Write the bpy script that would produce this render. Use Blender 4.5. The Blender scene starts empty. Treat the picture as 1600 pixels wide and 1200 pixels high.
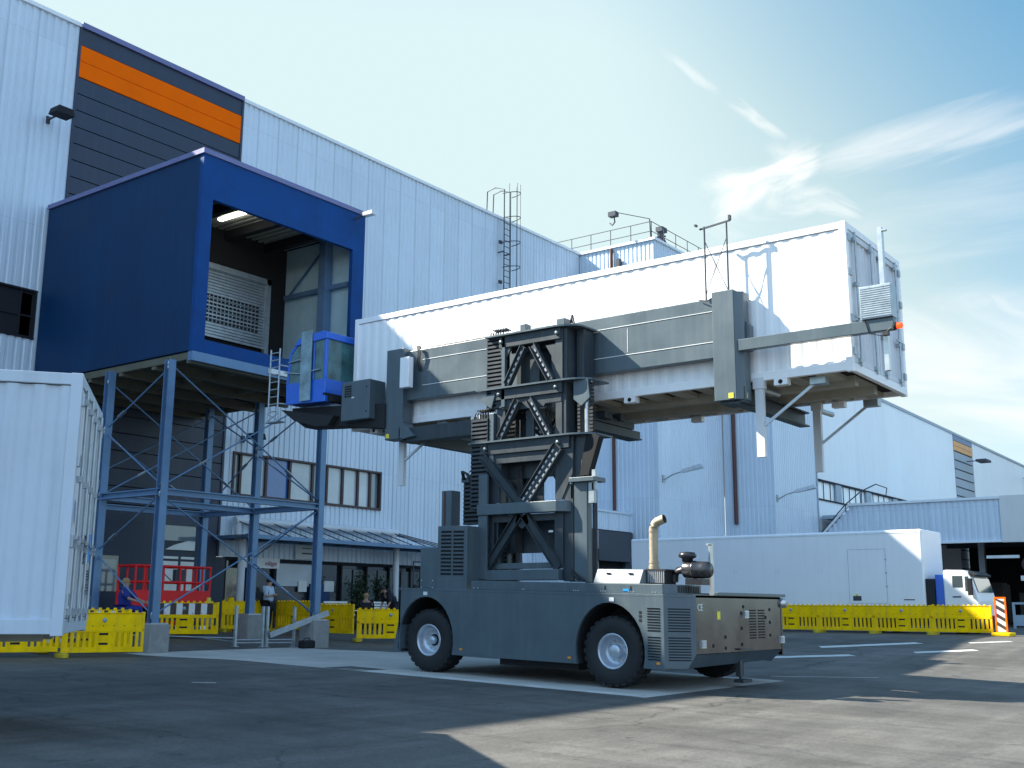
import bpy, bmesh, math, random
from mathutils import Vector, Matrix
from mathutils.geometry import tessellate_polygon
random.seed(7)
S = bpy.context.scene
COL = S.collection
rad = math.radians
# ------------------------------------------------------------------ camera
def cam_axes(yaw, pitch, roll):
    F = Vector((math.cos(yaw)*math.cos(pitch), math.sin(yaw)*math.cos(pitch), math.sin(pitch)))
    Rt = Vector((math.sin(yaw), -math.cos(yaw), 0)); U = Rt.cross(F)
    return F, Rt*math.cos(roll)+U*math.sin(roll), -Rt*math.sin(roll)+U*math.cos(roll)
cd = bpy.data.cameras.new('camera'); cam = bpy.data.objects.new('camera', cd); COL.objects.link(cam)
F_, R_, U_ = cam_axes(rad(36.755), rad(11.31), rad(.34))
cam.matrix_world = Matrix(((R_.x, U_.x, -F_.x, 0), (R_.y, U_.y, -F_.y, 0), (R_.z, U_.z, -F_.z, 1.2), (0, 0, 0, 1)))
cd.sensor_width = 36; cd.lens = 1740/1600*36; cd.clip_start = .1; cd.clip_end = 6000
S.camera = cam
# ------------------------------------------------------------------ sky, sun, exposure
SUNV = Vector((-.46, 1.0, .905)).normalized()
ELEV = math.asin(SUNV.z); AZ = math.atan2(SUNV.x, SUNV.y)
w = bpy.data.worlds.new('World'); S.world = w; w.use_nodes = True
nt = w.node_tree; N = nt.nodes; LK = nt.links
for n in list(N): N.remove(n)
out = N.new('ShaderNodeOutputWorld'); bg = N.new('ShaderNodeBackground'); bg.inputs[1].default_value = .086
sky = N.new('ShaderNodeTexSky'); sky.sky_type = 'NISHITA'; sky.sun_disc = False
sky.sun_elevation = ELEV; sky.sun_rotation = AZ; sky.altitude = 200; sky.air_density = 1.1; sky.dust_density = .6; sky.ozone_density = 3.5
tc = N.new('ShaderNodeTexCoord')
def wmath(op, a, b=None, c=None, clamp=False):
    m = N.new('ShaderNodeMath'); m.operation = op; m.use_clamp = clamp
    for i, v in enumerate((a, b, c)):
        if v is None: continue
        if isinstance(v, (int, float)): m.inputs[i].default_value = v
        else: LK.new(v, m.inputs[i])
    return m.outputs[0]
def wdot(vec):
    d = N.new('ShaderNodeVectorMath'); d.operation = 'DOT_PRODUCT'; LK.new(tc.outputs['Generated'], d.inputs[0]); d.inputs[1].default_value = vec
    return d.outputs['Value']
def wsmooth(v, a, b, lo=0., hi=1.):
    m = N.new('ShaderNodeMapRange'); m.interpolation_type = 'SMOOTHSTEP'; LK.new(v, m.inputs[0])
    m.inputs[1].default_value = a; m.inputs[2].default_value = b; m.inputs[3].default_value = lo; m.inputs[4].default_value = hi
    return m.outputs[0]
# cloud band: coordinates of a cirrus sheet fixed in the sky (azimuth-like tangent plane around a sky direction)
def skydir(px, py):
    d = F_*1740 + R_*(px-800) + U_*(600-py); return d.normalized()
def band(p1, p2, half, soft, strength, su=3.2, sv=17., lo=.42, hi=.68, seed=0.):
    a, b = skydir(*p1), skydir(*p2)
    mid = (a+b).normalized(); t = (b-a).normalized(); n = mid.cross(t).normalized(); t = n.cross(mid)
    L = math.asin(min(1, (b-a).length/2))
    along = wdot(t); across = wdot(n); front = wdot(mid)
    cb = N.new('ShaderNodeCombineXYZ'); LK.new(wmath('MULTIPLY', along, su), cb.inputs[0]); LK.new(wmath('MULTIPLY', across, sv), cb.inputs[1]); cb.inputs[2].default_value = seed
    nz = N.new('ShaderNodeTexNoise'); nz.inputs['Scale'].default_value = 1.6; nz.inputs['Detail'].default_value = 7; nz.inputs['Roughness'].default_value = .55; nz.inputs['Distortion'].default_value = .9
    LK.new(cb.outputs[0], nz.inputs['Vector'])
    ac = wmath('ABSOLUTE', across); al = wmath('ABSOLUTE', along)
    m = wmath('MULTIPLY', wsmooth(ac, 0, half*(1+soft), 1, 0), wsmooth(al, L*.3, L*1.35, 1, 0))
    thr = wmath('ADD', nz.outputs[0], wmath('MULTIPLY', wmath('SUBTRACT', m, .5), .5))     # the mask erodes the noise, so edges stay ragged
    d = wmath('MULTIPLY', wsmooth(thr, lo, hi), wsmooth(m, 0, .25))
    return wmath('MULTIPLY', wmath('MULTIPLY', d, strength), wsmooth(front, .3, .5))
masks = [band((1080, 345), (1330, 262), .045, .8, .95, 6, 16, .5, .9, 3.1), band((1200, 285), (1700, 150), .026, .8, .55, 3, 22, .48, .95, 1.3),
         band((1150, 400), (1750, 290), .05, .8, .2, 2.5, 18, .5, .95, 7.7), band((1035, 78), (1122, 148), .004, .8, .35, 20, 60, .3, .9, 2.2),
         band((1140, 155), (1232, 222), .005, .8, .45, 20, 60, .3, .9, 5.2), band((1530, 455), (1640, 510), .008, 1., .4, 10, 40, .35, .9, 4.4),
         band((1250, 540), (1800, 620), .09, .8, .6, 2, 9, .42, .9, 9.1), band((1230, 300), (1360, 345), .012, .8, .5, 8, 40, .4, .9, 6.6)]
tot = masks[0]
for m in masks[1:]: tot = wmath('MAXIMUM', tot, m)
# thin bright veil spreading from the sun side
tint = N.new('ShaderNodeMixRGB'); tint.blend_type = 'MULTIPLY'; tint.inputs[0].default_value = 1; LK.new(sky.outputs[0], tint.inputs[1]); tint.inputs[2].default_value = (.62, 1.05, 1.12, 1)
veil = wmath('ADD', wsmooth(wdot(tuple(skydir(560, 330))), .80, .985, 0, .85), wsmooth(wdot((0, 0, 1)), .62, .10, 0, .85), clamp=True)
mx0 = N.new('ShaderNodeMixRGB'); LK.new(veil, mx0.inputs[0]); LK.new(tint.outputs[0], mx0.inputs[1]); mx0.inputs[2].default_value = (3.05, 3.8, 3.9, 1)
fill_sky = wsmooth(wdot(tuple(Vector((-.62, -.85, .28)).normalized())), .15, .95, 0, .75)   # unseen sky brightening behind the camera, added to lift the shaded walls
deep = wsmooth(wdot(tuple(skydir(1900, -250))), .88, 1.0, 0, .5)                      # deep clear blue to the upper right
mxd = N.new('ShaderNodeMixRGB'); LK.new(deep, mxd.inputs[0]); LK.new(mx0.outputs[0], mxd.inputs[1]); mxd.inputs[2].default_value = (.30, 1.25, 2.0, 1)
mxb = N.new('ShaderNodeMixRGB'); LK.new(fill_sky, mxb.inputs[0]); LK.new(mxd.outputs[0], mxb.inputs[1]); mxb.inputs[2].default_value = (3.6, 5.2, 7.4, 1)
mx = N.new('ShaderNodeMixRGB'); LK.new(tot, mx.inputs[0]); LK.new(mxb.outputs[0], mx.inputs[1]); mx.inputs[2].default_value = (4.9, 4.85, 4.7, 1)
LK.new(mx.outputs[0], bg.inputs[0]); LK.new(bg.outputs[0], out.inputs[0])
sd = bpy.data.lights.new('sun', 'SUN'); sd.energy = 5.0; sd.angle = rad(.53); sd.color = (1, .93, .80)
sun = bpy.data.objects.new('sun', sd); COL.objects.link(sun); sun.rotation_euler = SUNV.to_track_quat('Z', 'Y').to_euler(); sun.location = SUNV*60
S.view_settings.view_transform = 'Standard'; S.view_settings.look = 'None'; S.view_settings.exposure = 1.5; S.view_settings.gamma = 1
S.cycles.max_bounces = 6

# ------------------------------------------------------------------ materials
def M(name, col, rough=.5, metal=0., var=.12, scale=1.5, stretch=(1, 1, 1), bump=0., bscale=40, spec=.5, streak=0., coat=0., panels=None, scol=(.12, .115, .10)):
    m = bpy.data.materials.new(name); m.use_nodes = True; n = m.node_tree.nodes; l = m.node_tree.links
    p = n['Principled BSDF']; p.inputs['Roughness'].default_value = rough; p.inputs['Metallic'].default_value = metal
    p.inputs['Specular IOR Level'].default_value = spec; p.inputs['Coat Weight'].default_value = coat
    t = n.new('ShaderNodeTexCoord'); mp = n.new('ShaderNodeMapping'); mp.inputs['Scale'].default_value = stretch
    l.new(t.outputs['Object'], mp.inputs[0])
    nz = n.new('ShaderNodeTexNoise'); nz.inputs['Scale'].default_value = scale; nz.inputs['Detail'].default_value = 6; nz.inputs['Roughness'].default_value = .62
    l.new(mp.outputs[0], nz.inputs['Vector'])
    r = n.new('ShaderNodeMapRange'); l.new(nz.outputs[0], r.inputs[0]); r.inputs[1].default_value = .3; r.inputs[2].default_value = .7
    r.inputs[3].default_value = 1-var; r.inputs[4].default_value = 1+var*.6
    mul = n.new('ShaderNodeVectorMath'); mul.operation = 'SCALE'; mul.inputs[0].default_value = col[:3]; l.new(r.outputs[0], mul.inputs['Scale'])
    last = mul.outputs[0]
    if panels:      # sheet-to-sheet tint: u along x+y, v along z
        sx = n.new('ShaderNodeSeparateXYZ'); l.new(t.outputs['Object'], sx.inputs[0]); ad = n.new('ShaderNodeMath'); l.new(sx.outputs[0], ad.inputs[0]); l.new(sx.outputs[1], ad.inputs[1])
        cb = n.new('ShaderNodeCombineXYZ'); l.new(ad.outputs[0], cb.inputs[0]); l.new(sx.outputs[2], cb.inputs[1])
        bt = n.new('ShaderNodeTexBrick'); bt.inputs['Scale'].default_value = 1; bt.inputs['Brick Width'].default_value = panels[0]; bt.inputs['Row Height'].default_value = panels[1]; bt.inputs['Mortar Size'].default_value = panels[3]; bt.offset = 0
        bt.inputs['Color1'].default_value = (1, 1, 1, 1); bt.inputs['Color2'].default_value = (1-panels[2],)*3+(1,); bt.inputs['Mortar'].default_value = (.84, .84, .84, 1); l.new(cb.outputs[0], bt.inputs['Vector'])
        mu = n.new('ShaderNodeMixRGB'); mu.blend_type = 'MULTIPLY'; mu.inputs[0].default_value = 1; l.new(last, mu.inputs[1]); l.new(bt.outputs[0], mu.inputs[2]); last = mu.outputs[0]
    if streak:
        mp2 = n.new('ShaderNodeMapping'); mp2.inputs['Scale'].default_value = (5, 5, .35); l.new(t.outputs['Object'], mp2.inputs[0])
        n2 = n.new('ShaderNodeTexNoise'); n2.inputs['Scale'].default_value = 1.3; n2.inputs['Detail'].default_value = 5; l.new(mp2.outputs[0], n2.inputs['Vector'])
        r2 = n.new('ShaderNodeMapRange'); l.new(n2.outputs[0], r2.inputs[0]); r2.inputs[1].default_value = .5; r2.inputs[2].default_value = .72; r2.inputs[3].default_value = 0; r2.inputs[4].default_value = streak
        mm = n.new('ShaderNodeMixRGB'); l.new(r2.outputs[0], mm.inputs[0]); l.new(last, mm.inputs[1]); mm.inputs[2].default_value = (*scol, 1); last = mm.outputs[0]
    l.new(last, p.inputs['Base Color'])
    rr = n.new('ShaderNodeMapRange'); l.new(nz.outputs[0], rr.inputs[0]); rr.inputs[3].default_value = max(.02, rough-.1); rr.inputs[4].default_value = min(1, rough+.12); l.new(rr.outputs[0], p.inputs['Roughness'])
    if bump:
        b = n.new('ShaderNodeBump'); b.inputs['Strength'].default_value = bump; b.inputs['Distance'].default_value = .02
        nb = n.new('ShaderNodeTexNoise'); nb.inputs['Scale'].default_value = bscale; nb.inputs['Detail'].default_value = 4; l.new(t.outputs['Object'], nb.inputs['Vector'])
        l.new(nb.outputs[0], b.inputs['Height']); l.new(b.outputs[0], p.inputs['Normal'])
    return m
def emit(name, col, s):
    m = M(name, col); p = m.node_tree.nodes['Principled BSDF']; p.inputs['Emission Color'].default_value = (*col, 1); p.inputs['Emission Strength'].default_value = s
    return m
m_clad = M('silver_cladding', (.66, .75, .83), .42, .05, .06, .35, streak=.07, panels=(1.0, 6.2, .07, .012))
m_clad2 = M('pale_cladding', (.82, .86, .88), .45, .05, .05, .2, streak=.08, panels=(3.0, 30, .05, .01))
m_dark = M('dark_cassette', (.022, .036, .068), .45, 0, .15, .6, streak=.08)
m_joint = M('panel_joint', (.008, .01, .015), .8)
m_orange = M('orange_panel', (1.0, .15, .0), .8, 0, .08, .8, spec=.1)
m_coping = M('roof_coping', (.16, .17, .33), .4, .2, .08)
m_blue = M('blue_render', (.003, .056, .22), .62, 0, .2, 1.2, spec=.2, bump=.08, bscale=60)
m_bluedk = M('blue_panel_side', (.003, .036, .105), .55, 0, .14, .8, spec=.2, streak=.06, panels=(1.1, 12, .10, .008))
m_steel = M('painted_steel_columns', (.13, .235, .385), .38, .3, .15, 2, streak=.12)
m_galv = M('galvanised_steel', (.42, .47, .50), .38, .65, .2, 6, bump=.03)
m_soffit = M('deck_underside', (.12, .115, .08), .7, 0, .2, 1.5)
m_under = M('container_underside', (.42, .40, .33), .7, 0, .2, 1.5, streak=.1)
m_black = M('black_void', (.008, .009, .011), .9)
m_blk = M('black_rubber', (.016, .017, .019), .75, 0, .25, 5, bump=.15, bscale=30)
m_cable = M('black_cable', (.02, .02, .022), .5, 0, .2, 8)
m_mach = M('machine_grey_paint', (.082, .114, .132), .36, .1, .15, 1.3, bump=.015, bscale=20, streak=.22, coat=.12, scol=(.18, .19, .19))
m_machd = M('mast_grey_paint', (.034, .046, .056), .42, .1, .2, 2, streak=.22, scol=(.13, .12, .10))
m_silver = M('polished_front_sheet', (.15, .145, .15), .16, .9, .28, 1.3, bump=.04, bscale=3)
m_alu = M('aluminium', (.62, .62, .62), .3, .8, .12, 5)
m_rim = M('rim_silver', (.55, .60, .66), .35, .6, .15, 6)
m_beige = M('exhaust_heat_tape', (.42, .34, .23), .5, .35, .2, 8)
m_white = M('container_white', (.90, .90, .90), .42, 0, .03, .8, streak=.05)
m_whited = M('white_door_paint', (.66, .68, .70), .45, 0, .08, 1.5, streak=.12)
m_whitep = M('trailer_white', (.86, .88, .89), .32, 0, .04, .5, streak=.04)
m_cab = M('cab_blue', (.012, .13, .62), .3, 0, .08, 2, coat=.4)
m_yellow = M('barrier_yellow', (1.0, .62, .0), .7, 0, .2, 3, streak=.22, spec=.15)
m_red = M('lift_red', (.85, .01, .012), .5, 0, .12, 4)
m_conc = M('concrete_block', (.28, .28, .27), .9, 0, .2, 4, bump=.3, bscale=25)
m_amber = M('amber_lens', (.9, .32, .02), .25)
m_redl = emit('orange_beacon', (1., .06, .01), .9)
m_lamp = emit('fluorescent_tube', (1, .96, .85), 5)
m_skin = M('skin', (.45, .26, .18), .6); m_hair = M('dark_hair', (.02, .015, .012), .7); m_blond = M('blond_hair', (.35, .22, .10), .7)
m_shirt = M('pale_blue_shirt', (.45, .56, .68), .8); m_workb = M('blue_workwear', (.012, .03, .22), .8); m_navy = M('navy_clothing', (.008, .010, .022), .8)
m_leaf = M('leaf', (.035, .075, .03), .6, 0, .4, 9); m_pot = M('planter', (.05, .05, .055), .7)
m_brown = M('brown_downpipe', (.10, .035, .03), .5, .1, .1, 3)
m_board = M('black_brown_sheet', (.08, .05, .045), .6); m_signw = M('white_sign', (.75, .76, .74), .5); m_txt = M('sign_lettering', (.06, .06, .08), .6)
m_lblue = M('blue_sticker', (.02, .30, .85), .4); m_ystick = M('yellow_sticker', (.85, .72, .05), .4)
m_grey = M('dock_seal_grey', (.06, .07, .085), .8)
m_stripeb = M('brown_stripe_film', (.06, .035, .03), .5)
m_tailg = M('far_grey_metal', (.33, .40, .46), .5, .1, .08)

def glass(name, col, rough=.04, var=.25, sc=.5):
    m = M(name, col, rough, 0, var, sc, spec=.9, coat=.6); return m
m_glass = glass('window_glass', (.16, .21, .24)); m_glassd = glass('dark_glass', (.02, .028, .033)); m_blind = glass('blue_blind_glass', (.03, .14, .42), .2)
m_glassw = glass('bright_glass', (.50, .55, .58), .12); m_cabglass = glass('cab_glass', (.05, .15, .15), .03, .7, 2.2)  # cab glass: uneven teal paints in reflections and a hint of interior

# ------------------------------------------------------------------ asphalt
def asphalt():
    m = bpy.data.materials.new('asphalt'); m.use_nodes = True; n = m.node_tree.nodes; l = m.node_tree.links; p = n['Principled BSDF']
    t = n.new('ShaderNodeTexCoord')
    def noise(sc, st=(1, 1, 1), rot=0, det=6, rg=.6):
        mp = n.new('ShaderNodeMapping'); mp.inputs['Scale'].default_value = st; mp.inputs['Rotation'].default_value = (0, 0, rot); l.new(t.outputs['Object'], mp.inputs[0])
        z = n.new('ShaderNodeTexNoise'); z.inputs['Scale'].default_value = sc; z.inputs['Detail'].default_value = det; z.inputs['Roughness'].default_value = rg; z.inputs['Distortion'].default_value = .3
        l.new(mp.outputs[0], z.inputs['Vector']); return z.outputs[0]
    def rng(v, a, b, c, d):
        r = n.new('ShaderNodeMapRange'); l.new(v, r.inputs[0]); r.inputs[1].default_value = a; r.inputs[2].default_value = b; r.inputs[3].default_value = c; r.inputs[4].default_value = d; return r.outputs[0]
    def mulv(a, b):
        q = n.new('ShaderNodeMath'); q.operation = 'MULTIPLY'; l.new(a, q.inputs[0]); l.new(b, q.inputs[1]); return q.outputs[0]
    v = rng(noise(.22), .3, .7, .62, 1.3)
    v = mulv(v, rng(noise(1.6), .3, .7, .84, 1.16))
    v = mulv(v, rng(noise(.9, (.16, 2.4, 1), 1.25, 4), .42, .7, .90, 1.2))      # worn wheel tracks
    v = mulv(v, rng(noise(.8, (2.2, .2, 1), .35, 4), .5, .72, 1.0, .68))       # dark smears
    v = mulv(v, rng(noise(2.6, det=2), .66, .72, 1.0, .62))                     # oil spots
    v = mulv(v, rng(noise(22, det=3, rg=.9), .3, .7, .66, 1.34))                # stones
    v = mulv(v, rng(noise(120, det=2, rg=.8), .3, .7, .7, 1.3))                 # grit
    for rr, cx_, cy_, wd in ((6.5, 9, 3, .22), (8.3, 9, 3, .25), (14., 4, 16, .3)):   # curved tyre marks
        sb = n.new('ShaderNodeVectorMath'); sb.operation = 'SUBTRACT'; l.new(t.outputs['Object'], sb.inputs[0]); sb.inputs[1].default_value = (cx_, cy_, 0)
        mz = n.new('ShaderNodeVectorMath'); mz.operation = 'MULTIPLY'; l.new(sb.outputs[0], mz.inputs[0]); mz.inputs[1].default_value = (1, 1, 0)
        ln = n.new('ShaderNodeVectorMath'); ln.operation = 'LENGTH'; l.new(mz.outputs[0], ln.inputs[0])
        q = n.new('ShaderNodeMath'); q.operation = 'COMPARE'; l.new(ln.outputs['Value'], q.inputs[0]); q.inputs[1].default_value = rr; q.inputs[2].default_value = wd
        q2 = mulv(q.outputs[0], rng(noise(1.1), .4, .65, 0, 1)); v = mulv(v, rng(q2, 0, 1, 1, 1.16))
    wv = n.new('ShaderNodeTexVoronoi'); wv.feature = 'DISTANCE_TO_EDGE'; wv.inputs['Scale'].default_value = .19; wv.inputs['Randomness'].default_value = 1
    wob = n.new('ShaderNodeTexNoise'); wob.inputs['Scale'].default_value = 1.2; l.new(t.outputs['Object'], wob.inputs['Vector'])
    va = n.new('ShaderNodeVectorMath'); va.operation = 'MULTIPLY_ADD'; l.new(wob.outputs['Color'], va.inputs[0]); va.inputs[1].default_value = (.8, .8, 0); l.new(t.outputs['Object'], va.inputs[2])
    l.new(va.outputs[0], wv.inputs['Vector']); v = mulv(v, rng(wv.outputs[0], 0, .006, .55, 1))     # cracks
    sc = n.new('ShaderNodeVectorMath'); sc.operation = 'SCALE'; sc.inputs[0].default_value = (.098, .094, .086); l.new(v, sc.inputs['Scale']); l.new(sc.outputs[0], p.inputs['Base Color'])
    l.new(rng(noise(.5), .3, .7, .62, .85), p.inputs['Roughness']); p.inputs['Specular IOR Level'].default_value = .35
    b = n.new('ShaderNodeBump'); b.inputs['Strength'].default_value = .5; b.inputs['Distance'].default_value = .006; l.new(noise(70, det=3), b.inputs['Height']); l.new(b.outputs[0], p.inputs['Normal'])
    return m
m_asph = asphalt()
m_apron = M('pale_concrete', (.46, .44, .40), .85, 0, .22, .7, bump=.2, bscale=30, streak=.0)
m_strip = M('worn_white_concrete', (.55, .54, .50), .85, 0, .25, 1.6)
m_patch = M('tar_patch', (.07, .07, .072), .8, 0, .2, 2)
m_line = M('road_marking', (.62, .62, .58), .7, 0, .3, 6)

# ------------------------------------------------------------------ mesh kit
OFF = {}
class MB:
    def __init__(s, fn=None): s.v = []; s.f = []; s.sm = []; s.fn = fn; s.calls = []
    def add(s, vs, fs, smooth=False):
        b = len(s.v); s.calls.append((b, len(s.f), len(fs), len(vs))); s.v += [Vector(p) for p in vs]; s.f += [tuple(i+b for i in f) for f in fs]; s.sm += [smooth]*len(fs); return s
    def box(s, x0, x1, y0, y1, z0, z1):
        if x0 > x1: x0, x1 = x1, x0
        if y0 > y1: y0, y1 = y1, y0
        if z0 > z1: z0, z1 = z1, z0
        return s.add([(x0, y0, z0), (x1, y0, z0), (x1, y1, z0), (x0, y1, z0), (x0, y0, z1), (x1, y0, z1), (x1, y1, z1), (x0, y1, z1)],
                     [(0, 3, 2, 1), (4, 5, 6, 7), (0, 1, 5, 4), (1, 2, 6, 5), (2, 3, 7, 6), (3, 0, 4, 7)])
    def bar(s, p, q, w, h=None, up=(0, 0, 1)):
        h = h or w; p = Vector(p); q = Vector(q); d = (q-p).normalized(); up = Vector(up)
        if abs(d.dot(up)) > .98: up = Vector((1, 0, 0))
        a = d.cross(up).normalized()*w/2; b = a.cross(d).normalized()*h/2
        vs = [p-a-b, p+a-b, p+a+b, p-a+b, q-a-b, q+a-b, q+a+b, q-a+b]
        return s.add(vs, [(0, 1, 2, 3), (7, 6, 5, 4), (4, 5, 1, 0), (5, 6, 2, 1), (6, 7, 3, 2), (7, 4, 0, 3)])
    def tube(s, pts, r, n=10, cap=True, rs=None):
        pts = [Vector(p) for p in pts]; rings = []; up = Vector((0, 0, 1))
        for i, p in enumerate(pts):
            d = (pts[min(i+1, len(pts)-1)]-pts[max(i-1, 0)]).normalized()
            u = up if abs(d.dot(up)) < .9 else Vector((1, 0, 0)); a = d.cross(u).normalized(); b = a.cross(d)
            rr = rs[i] if rs else r
            rings.append([p+(a*math.cos(2*math.pi*k/n)+b*math.sin(2*math.pi*k/n))*rr for k in range(n)])
        vs = [v for g in rings for v in g]; fs = []
        for i in range(len(pts)-1):
            for k in range(n): fs.append((i*n+k, i*n+(k+1) % n, (i+1)*n+(k+1) % n, (i+1)*n+k))
        s.add(vs, fs, True)
        if cap: s.add(rings[0], [tuple(range(n))]); s.add(rings[-1], [tuple(reversed(range(n)))])
        return s
    def lathe(s, prof, c, axis='X', n=32, a0=0, sign=1):   # prof = [(r, t)] t along axis
        c = Vector(c); vs = []
        for r, t in prof:
            for k in range(n):
                a = 2*math.pi*k/n + a0; u, v = r*math.cos(a), r*math.sin(a)
                vs.append(c + (Vector((t*sign, u, v)) if axis == 'X' else Vector((v, t*sign, u)) if axis == 'Y' else Vector((u, v, t*sign))))
        fs = [(i*n+k, i*n+(k+1) % n, (i+1)*n+(k+1) % n, (i+1)*n+k) for i in range(len(prof)-1) for k in range(n)]
        return s.add(vs, fs, True)
    def prism(s, poly, ax, a, b):     # poly in the two other axes (x:(y,z)  y:(x,z)  z:(x,y)), extruded a..b along ax
        def P(u, v, t): return (t, u, v) if ax == 'x' else (u, t, v) if ax == 'y' else (u, v, t)
        n = len(poly); tris = [tuple(t) for t in tessellate_polygon([[Vector((u, v, 0)) for u, v in poly]])]
        vs = [P(u, v, a) for u, v in poly] + [P(u, v, b) for u, v in poly]
        fs = tris + [tuple(i+n for i in reversed(t)) for t in tris] + [(i, (i+1) % n, (i+1) % n+n, i+n) for i in range(n)]
        return s.add(vs, fs)
    def each(s, name, mat, parent=None, bevel=0., fix=True):      # every piece added becomes an object of its own
        obs = []
        for (b, f0, nf, nv) in s.calls:
            m = MB(s.fn); m.v = s.v[b:b+nv]; m.f = [tuple(i-b for i in f) for f in s.f[f0:f0+nf]]; m.sm = s.sm[f0:f0+nf]; obs.append(m.build(name, mat, parent, bevel, None, fix))
        return obs
    def build(s, name, mat, parent=None, bevel=0., origin=None, fix=True, extra=()):
        n0 = len(s.f); mi = [0]*n0
        for k, (m, mt) in enumerate(extra):
            b = len(s.v); s.v += m.v; s.f += [tuple(i+b for i in f) for f in m.f]; s.sm += m.sm; mi += [k+1]*len(m.f)
        me = bpy.data.meshes.new(name); o = Vector((0, 0, 0))
        if parent is not None: o = OFF.get(parent.name, Vector((0, 0, 0)))
        elif origin is not None: o = Vector(origin)
        vs = [s.fn(v) if s.fn else v for v in s.v]
        me.from_pydata([tuple(Vector(v)-o) for v in vs], [], s.f)
        for p, k, q in zip(me.polygons, s.sm, mi): p.use_smooth = k; p.material_index = q
        if fix:
            bm = bmesh.new(); bm.from_mesh(me); bmesh.ops.recalc_face_normals(bm, faces=bm.faces[:]); bm.to_mesh(me); bm.free()
        me.materials.append(mat)
        for m, mt in extra: me.materials.append(mt)
        ob = bpy.data.objects.new(name, me); COL.objects.link(ob)
        if parent is not None: ob.parent = parent
        else: ob.location = o
        OFF[ob.name] = o
        if bevel:
            b = ob.modifiers.new('bevel', 'BEVEL'); b.width = bevel; b.segments = 2; b.limit_method = 'ANGLE'; b.angle_limit = rad(40)
        return ob
def B(*a, fn=None): return MB(fn).box(*a)
def tag(o, label=None, cat=None, group=None, kind=None):
    for k, v in (('label', label), ('category', cat), ('group', group), ('kind', kind)):
        if v: o[k] = v
    return o
def thing(name, label, cat, loc=(0, 0, 0), group=None):
    o = bpy.data.objects.new(name, None); COL.objects.link(o); o.location = loc; o.empty_display_size = .3
    OFF[o.name] = Vector(loc); return tag(o, label, cat, group)
def dup(root, loc, rz, label, mirror=False):
    r = root.copy(); COL.objects.link(r); r.location = loc; r.rotation_euler = (0, 0, rz); r['label'] = label
    for ch in root.children:
        c = ch.copy(); COL.objects.link(c); c.parent = r
        for g in ch.children:
            d = g.copy(); COL.objects.link(d); d.parent = c
    return r
def text_obj(txt, size, mat, parent, loc, xdir, updir, name='lettering', ext=.004, shear=0.):
    cu = bpy.data.curves.new(name, 'FONT'); cu.body = txt; cu.size = size; cu.extrude = ext; cu.shear = shear
    t = bpy.data.objects.new(name+'_tmp', cu); COL.objects.link(t); bpy.context.view_layer.update()
    me = bpy.data.meshes.new_from_object(t); bpy.data.objects.remove(t)
    xd = Vector(xdir).normalized(); ud = Vector(updir).normalized(); zd = xd.cross(ud)
    off = OFF.get(parent.name, Vector((0, 0, 0)))
    me.transform(Matrix(((xd.x, ud.x, zd.x, loc[0]-off.x), (xd.y, ud.y, zd.y, loc[1]-off.y), (xd.z, ud.z, zd.z, loc[2]-off.z), (0, 0, 0, 1))))
    me.materials.clear(); me.materials.append(mat); ob = bpy.data.objects.new(name, me); COL.objects.link(ob); ob.parent = parent; OFF[ob.name] = off
    return ob

# ------------------------------------------------------------------ ground
def ss(a, b, t):
    t = min(1, max(0, (t-a)/(b-a))); return t*t*(3-2*t)
def G(X, Y):
    sx = ss(26, 40, X); sy = ss(23, 30, Y)
    return -.027*min(25, max(0, 20-Y))*(1-sx) + .32*max(sx, sy)
def grid(xs, ys, dz, name, mat, inside=None):
    vs = [(x, y, G(x, y)+dz) for y in ys for x in xs]; nx = len(xs)
    fs = [(j*nx+i, j*nx+i+1, (j+1)*nx+i+1, (j+1)*nx+i) for j in range(len(ys)-1) for i in range(nx-1)]
    return MB().add(vs, fs, True).build(name, mat, fix=False)
def rng(a, b, st): n = max(1, round((b-a)/st)); return [a+(b-a)*i/n for i in range(n+1)]
xs = [-1500, -600, -250, -120, -70] + rng(-40, 60, .5) + [65, 75, 90, 120, 200, 400, 900, 2500]
ys = [-1500, -600, -250, -120, -70] + rng(-40, 45, .5) + [50, 60, 80, 120, 250, 600, 2500]
tag(grid(xs, ys, 0, 'ground', m_asph), kind='structure')
tag(grid(rng(16.75, 22.5, .4), rng(9.7, 24.3, .4), .004, 'concrete_apron', m_apron), kind='structure')
tag(grid(rng(16.78, 17.12, .34), rng(9.9, 17.0, .5), .008, 'apron_edge_strip', m_strip), kind='structure')
tag(grid(rng(16.8, 17.6, .4), rng(16.35, 17.4, .5), .008, 'tar_patch', m_patch), kind='structure')
def mark(cx, cy, ln, wd, rz, i):
    c, s = math.cos(rz), math.sin(rz); q = []
    for u, v in ((-1, -1), (1, -.8), (1, 1), (-.9, .9)):
        x = cx+u*ln/2*c-v*wd/2*s; y = cy+u*ln/2*s+v*wd/2*c; q.append((x, y, G(x, y)+.005))
    tag(MB().add(q, [(0, 1, 2, 3)]).build('road_marking', m_line, fix=False), kind='structure')
for i, a in enumerate([(12.65, 16.0, .42, .10, -.9), (17.6, 16.1, 1.1, .06, -.15), (34.2, 12.0, 3.4, .55, -.72), (33.2, 9.5, 1.9, .4, -.8), (36.5, 9.1, 1.4, .3, -.8),
                       (24.4, 9.6, 2.6, .09, -.75), (30.2, 12.2, 2.4, .5, -.75)]): mark(*a, i)
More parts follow.
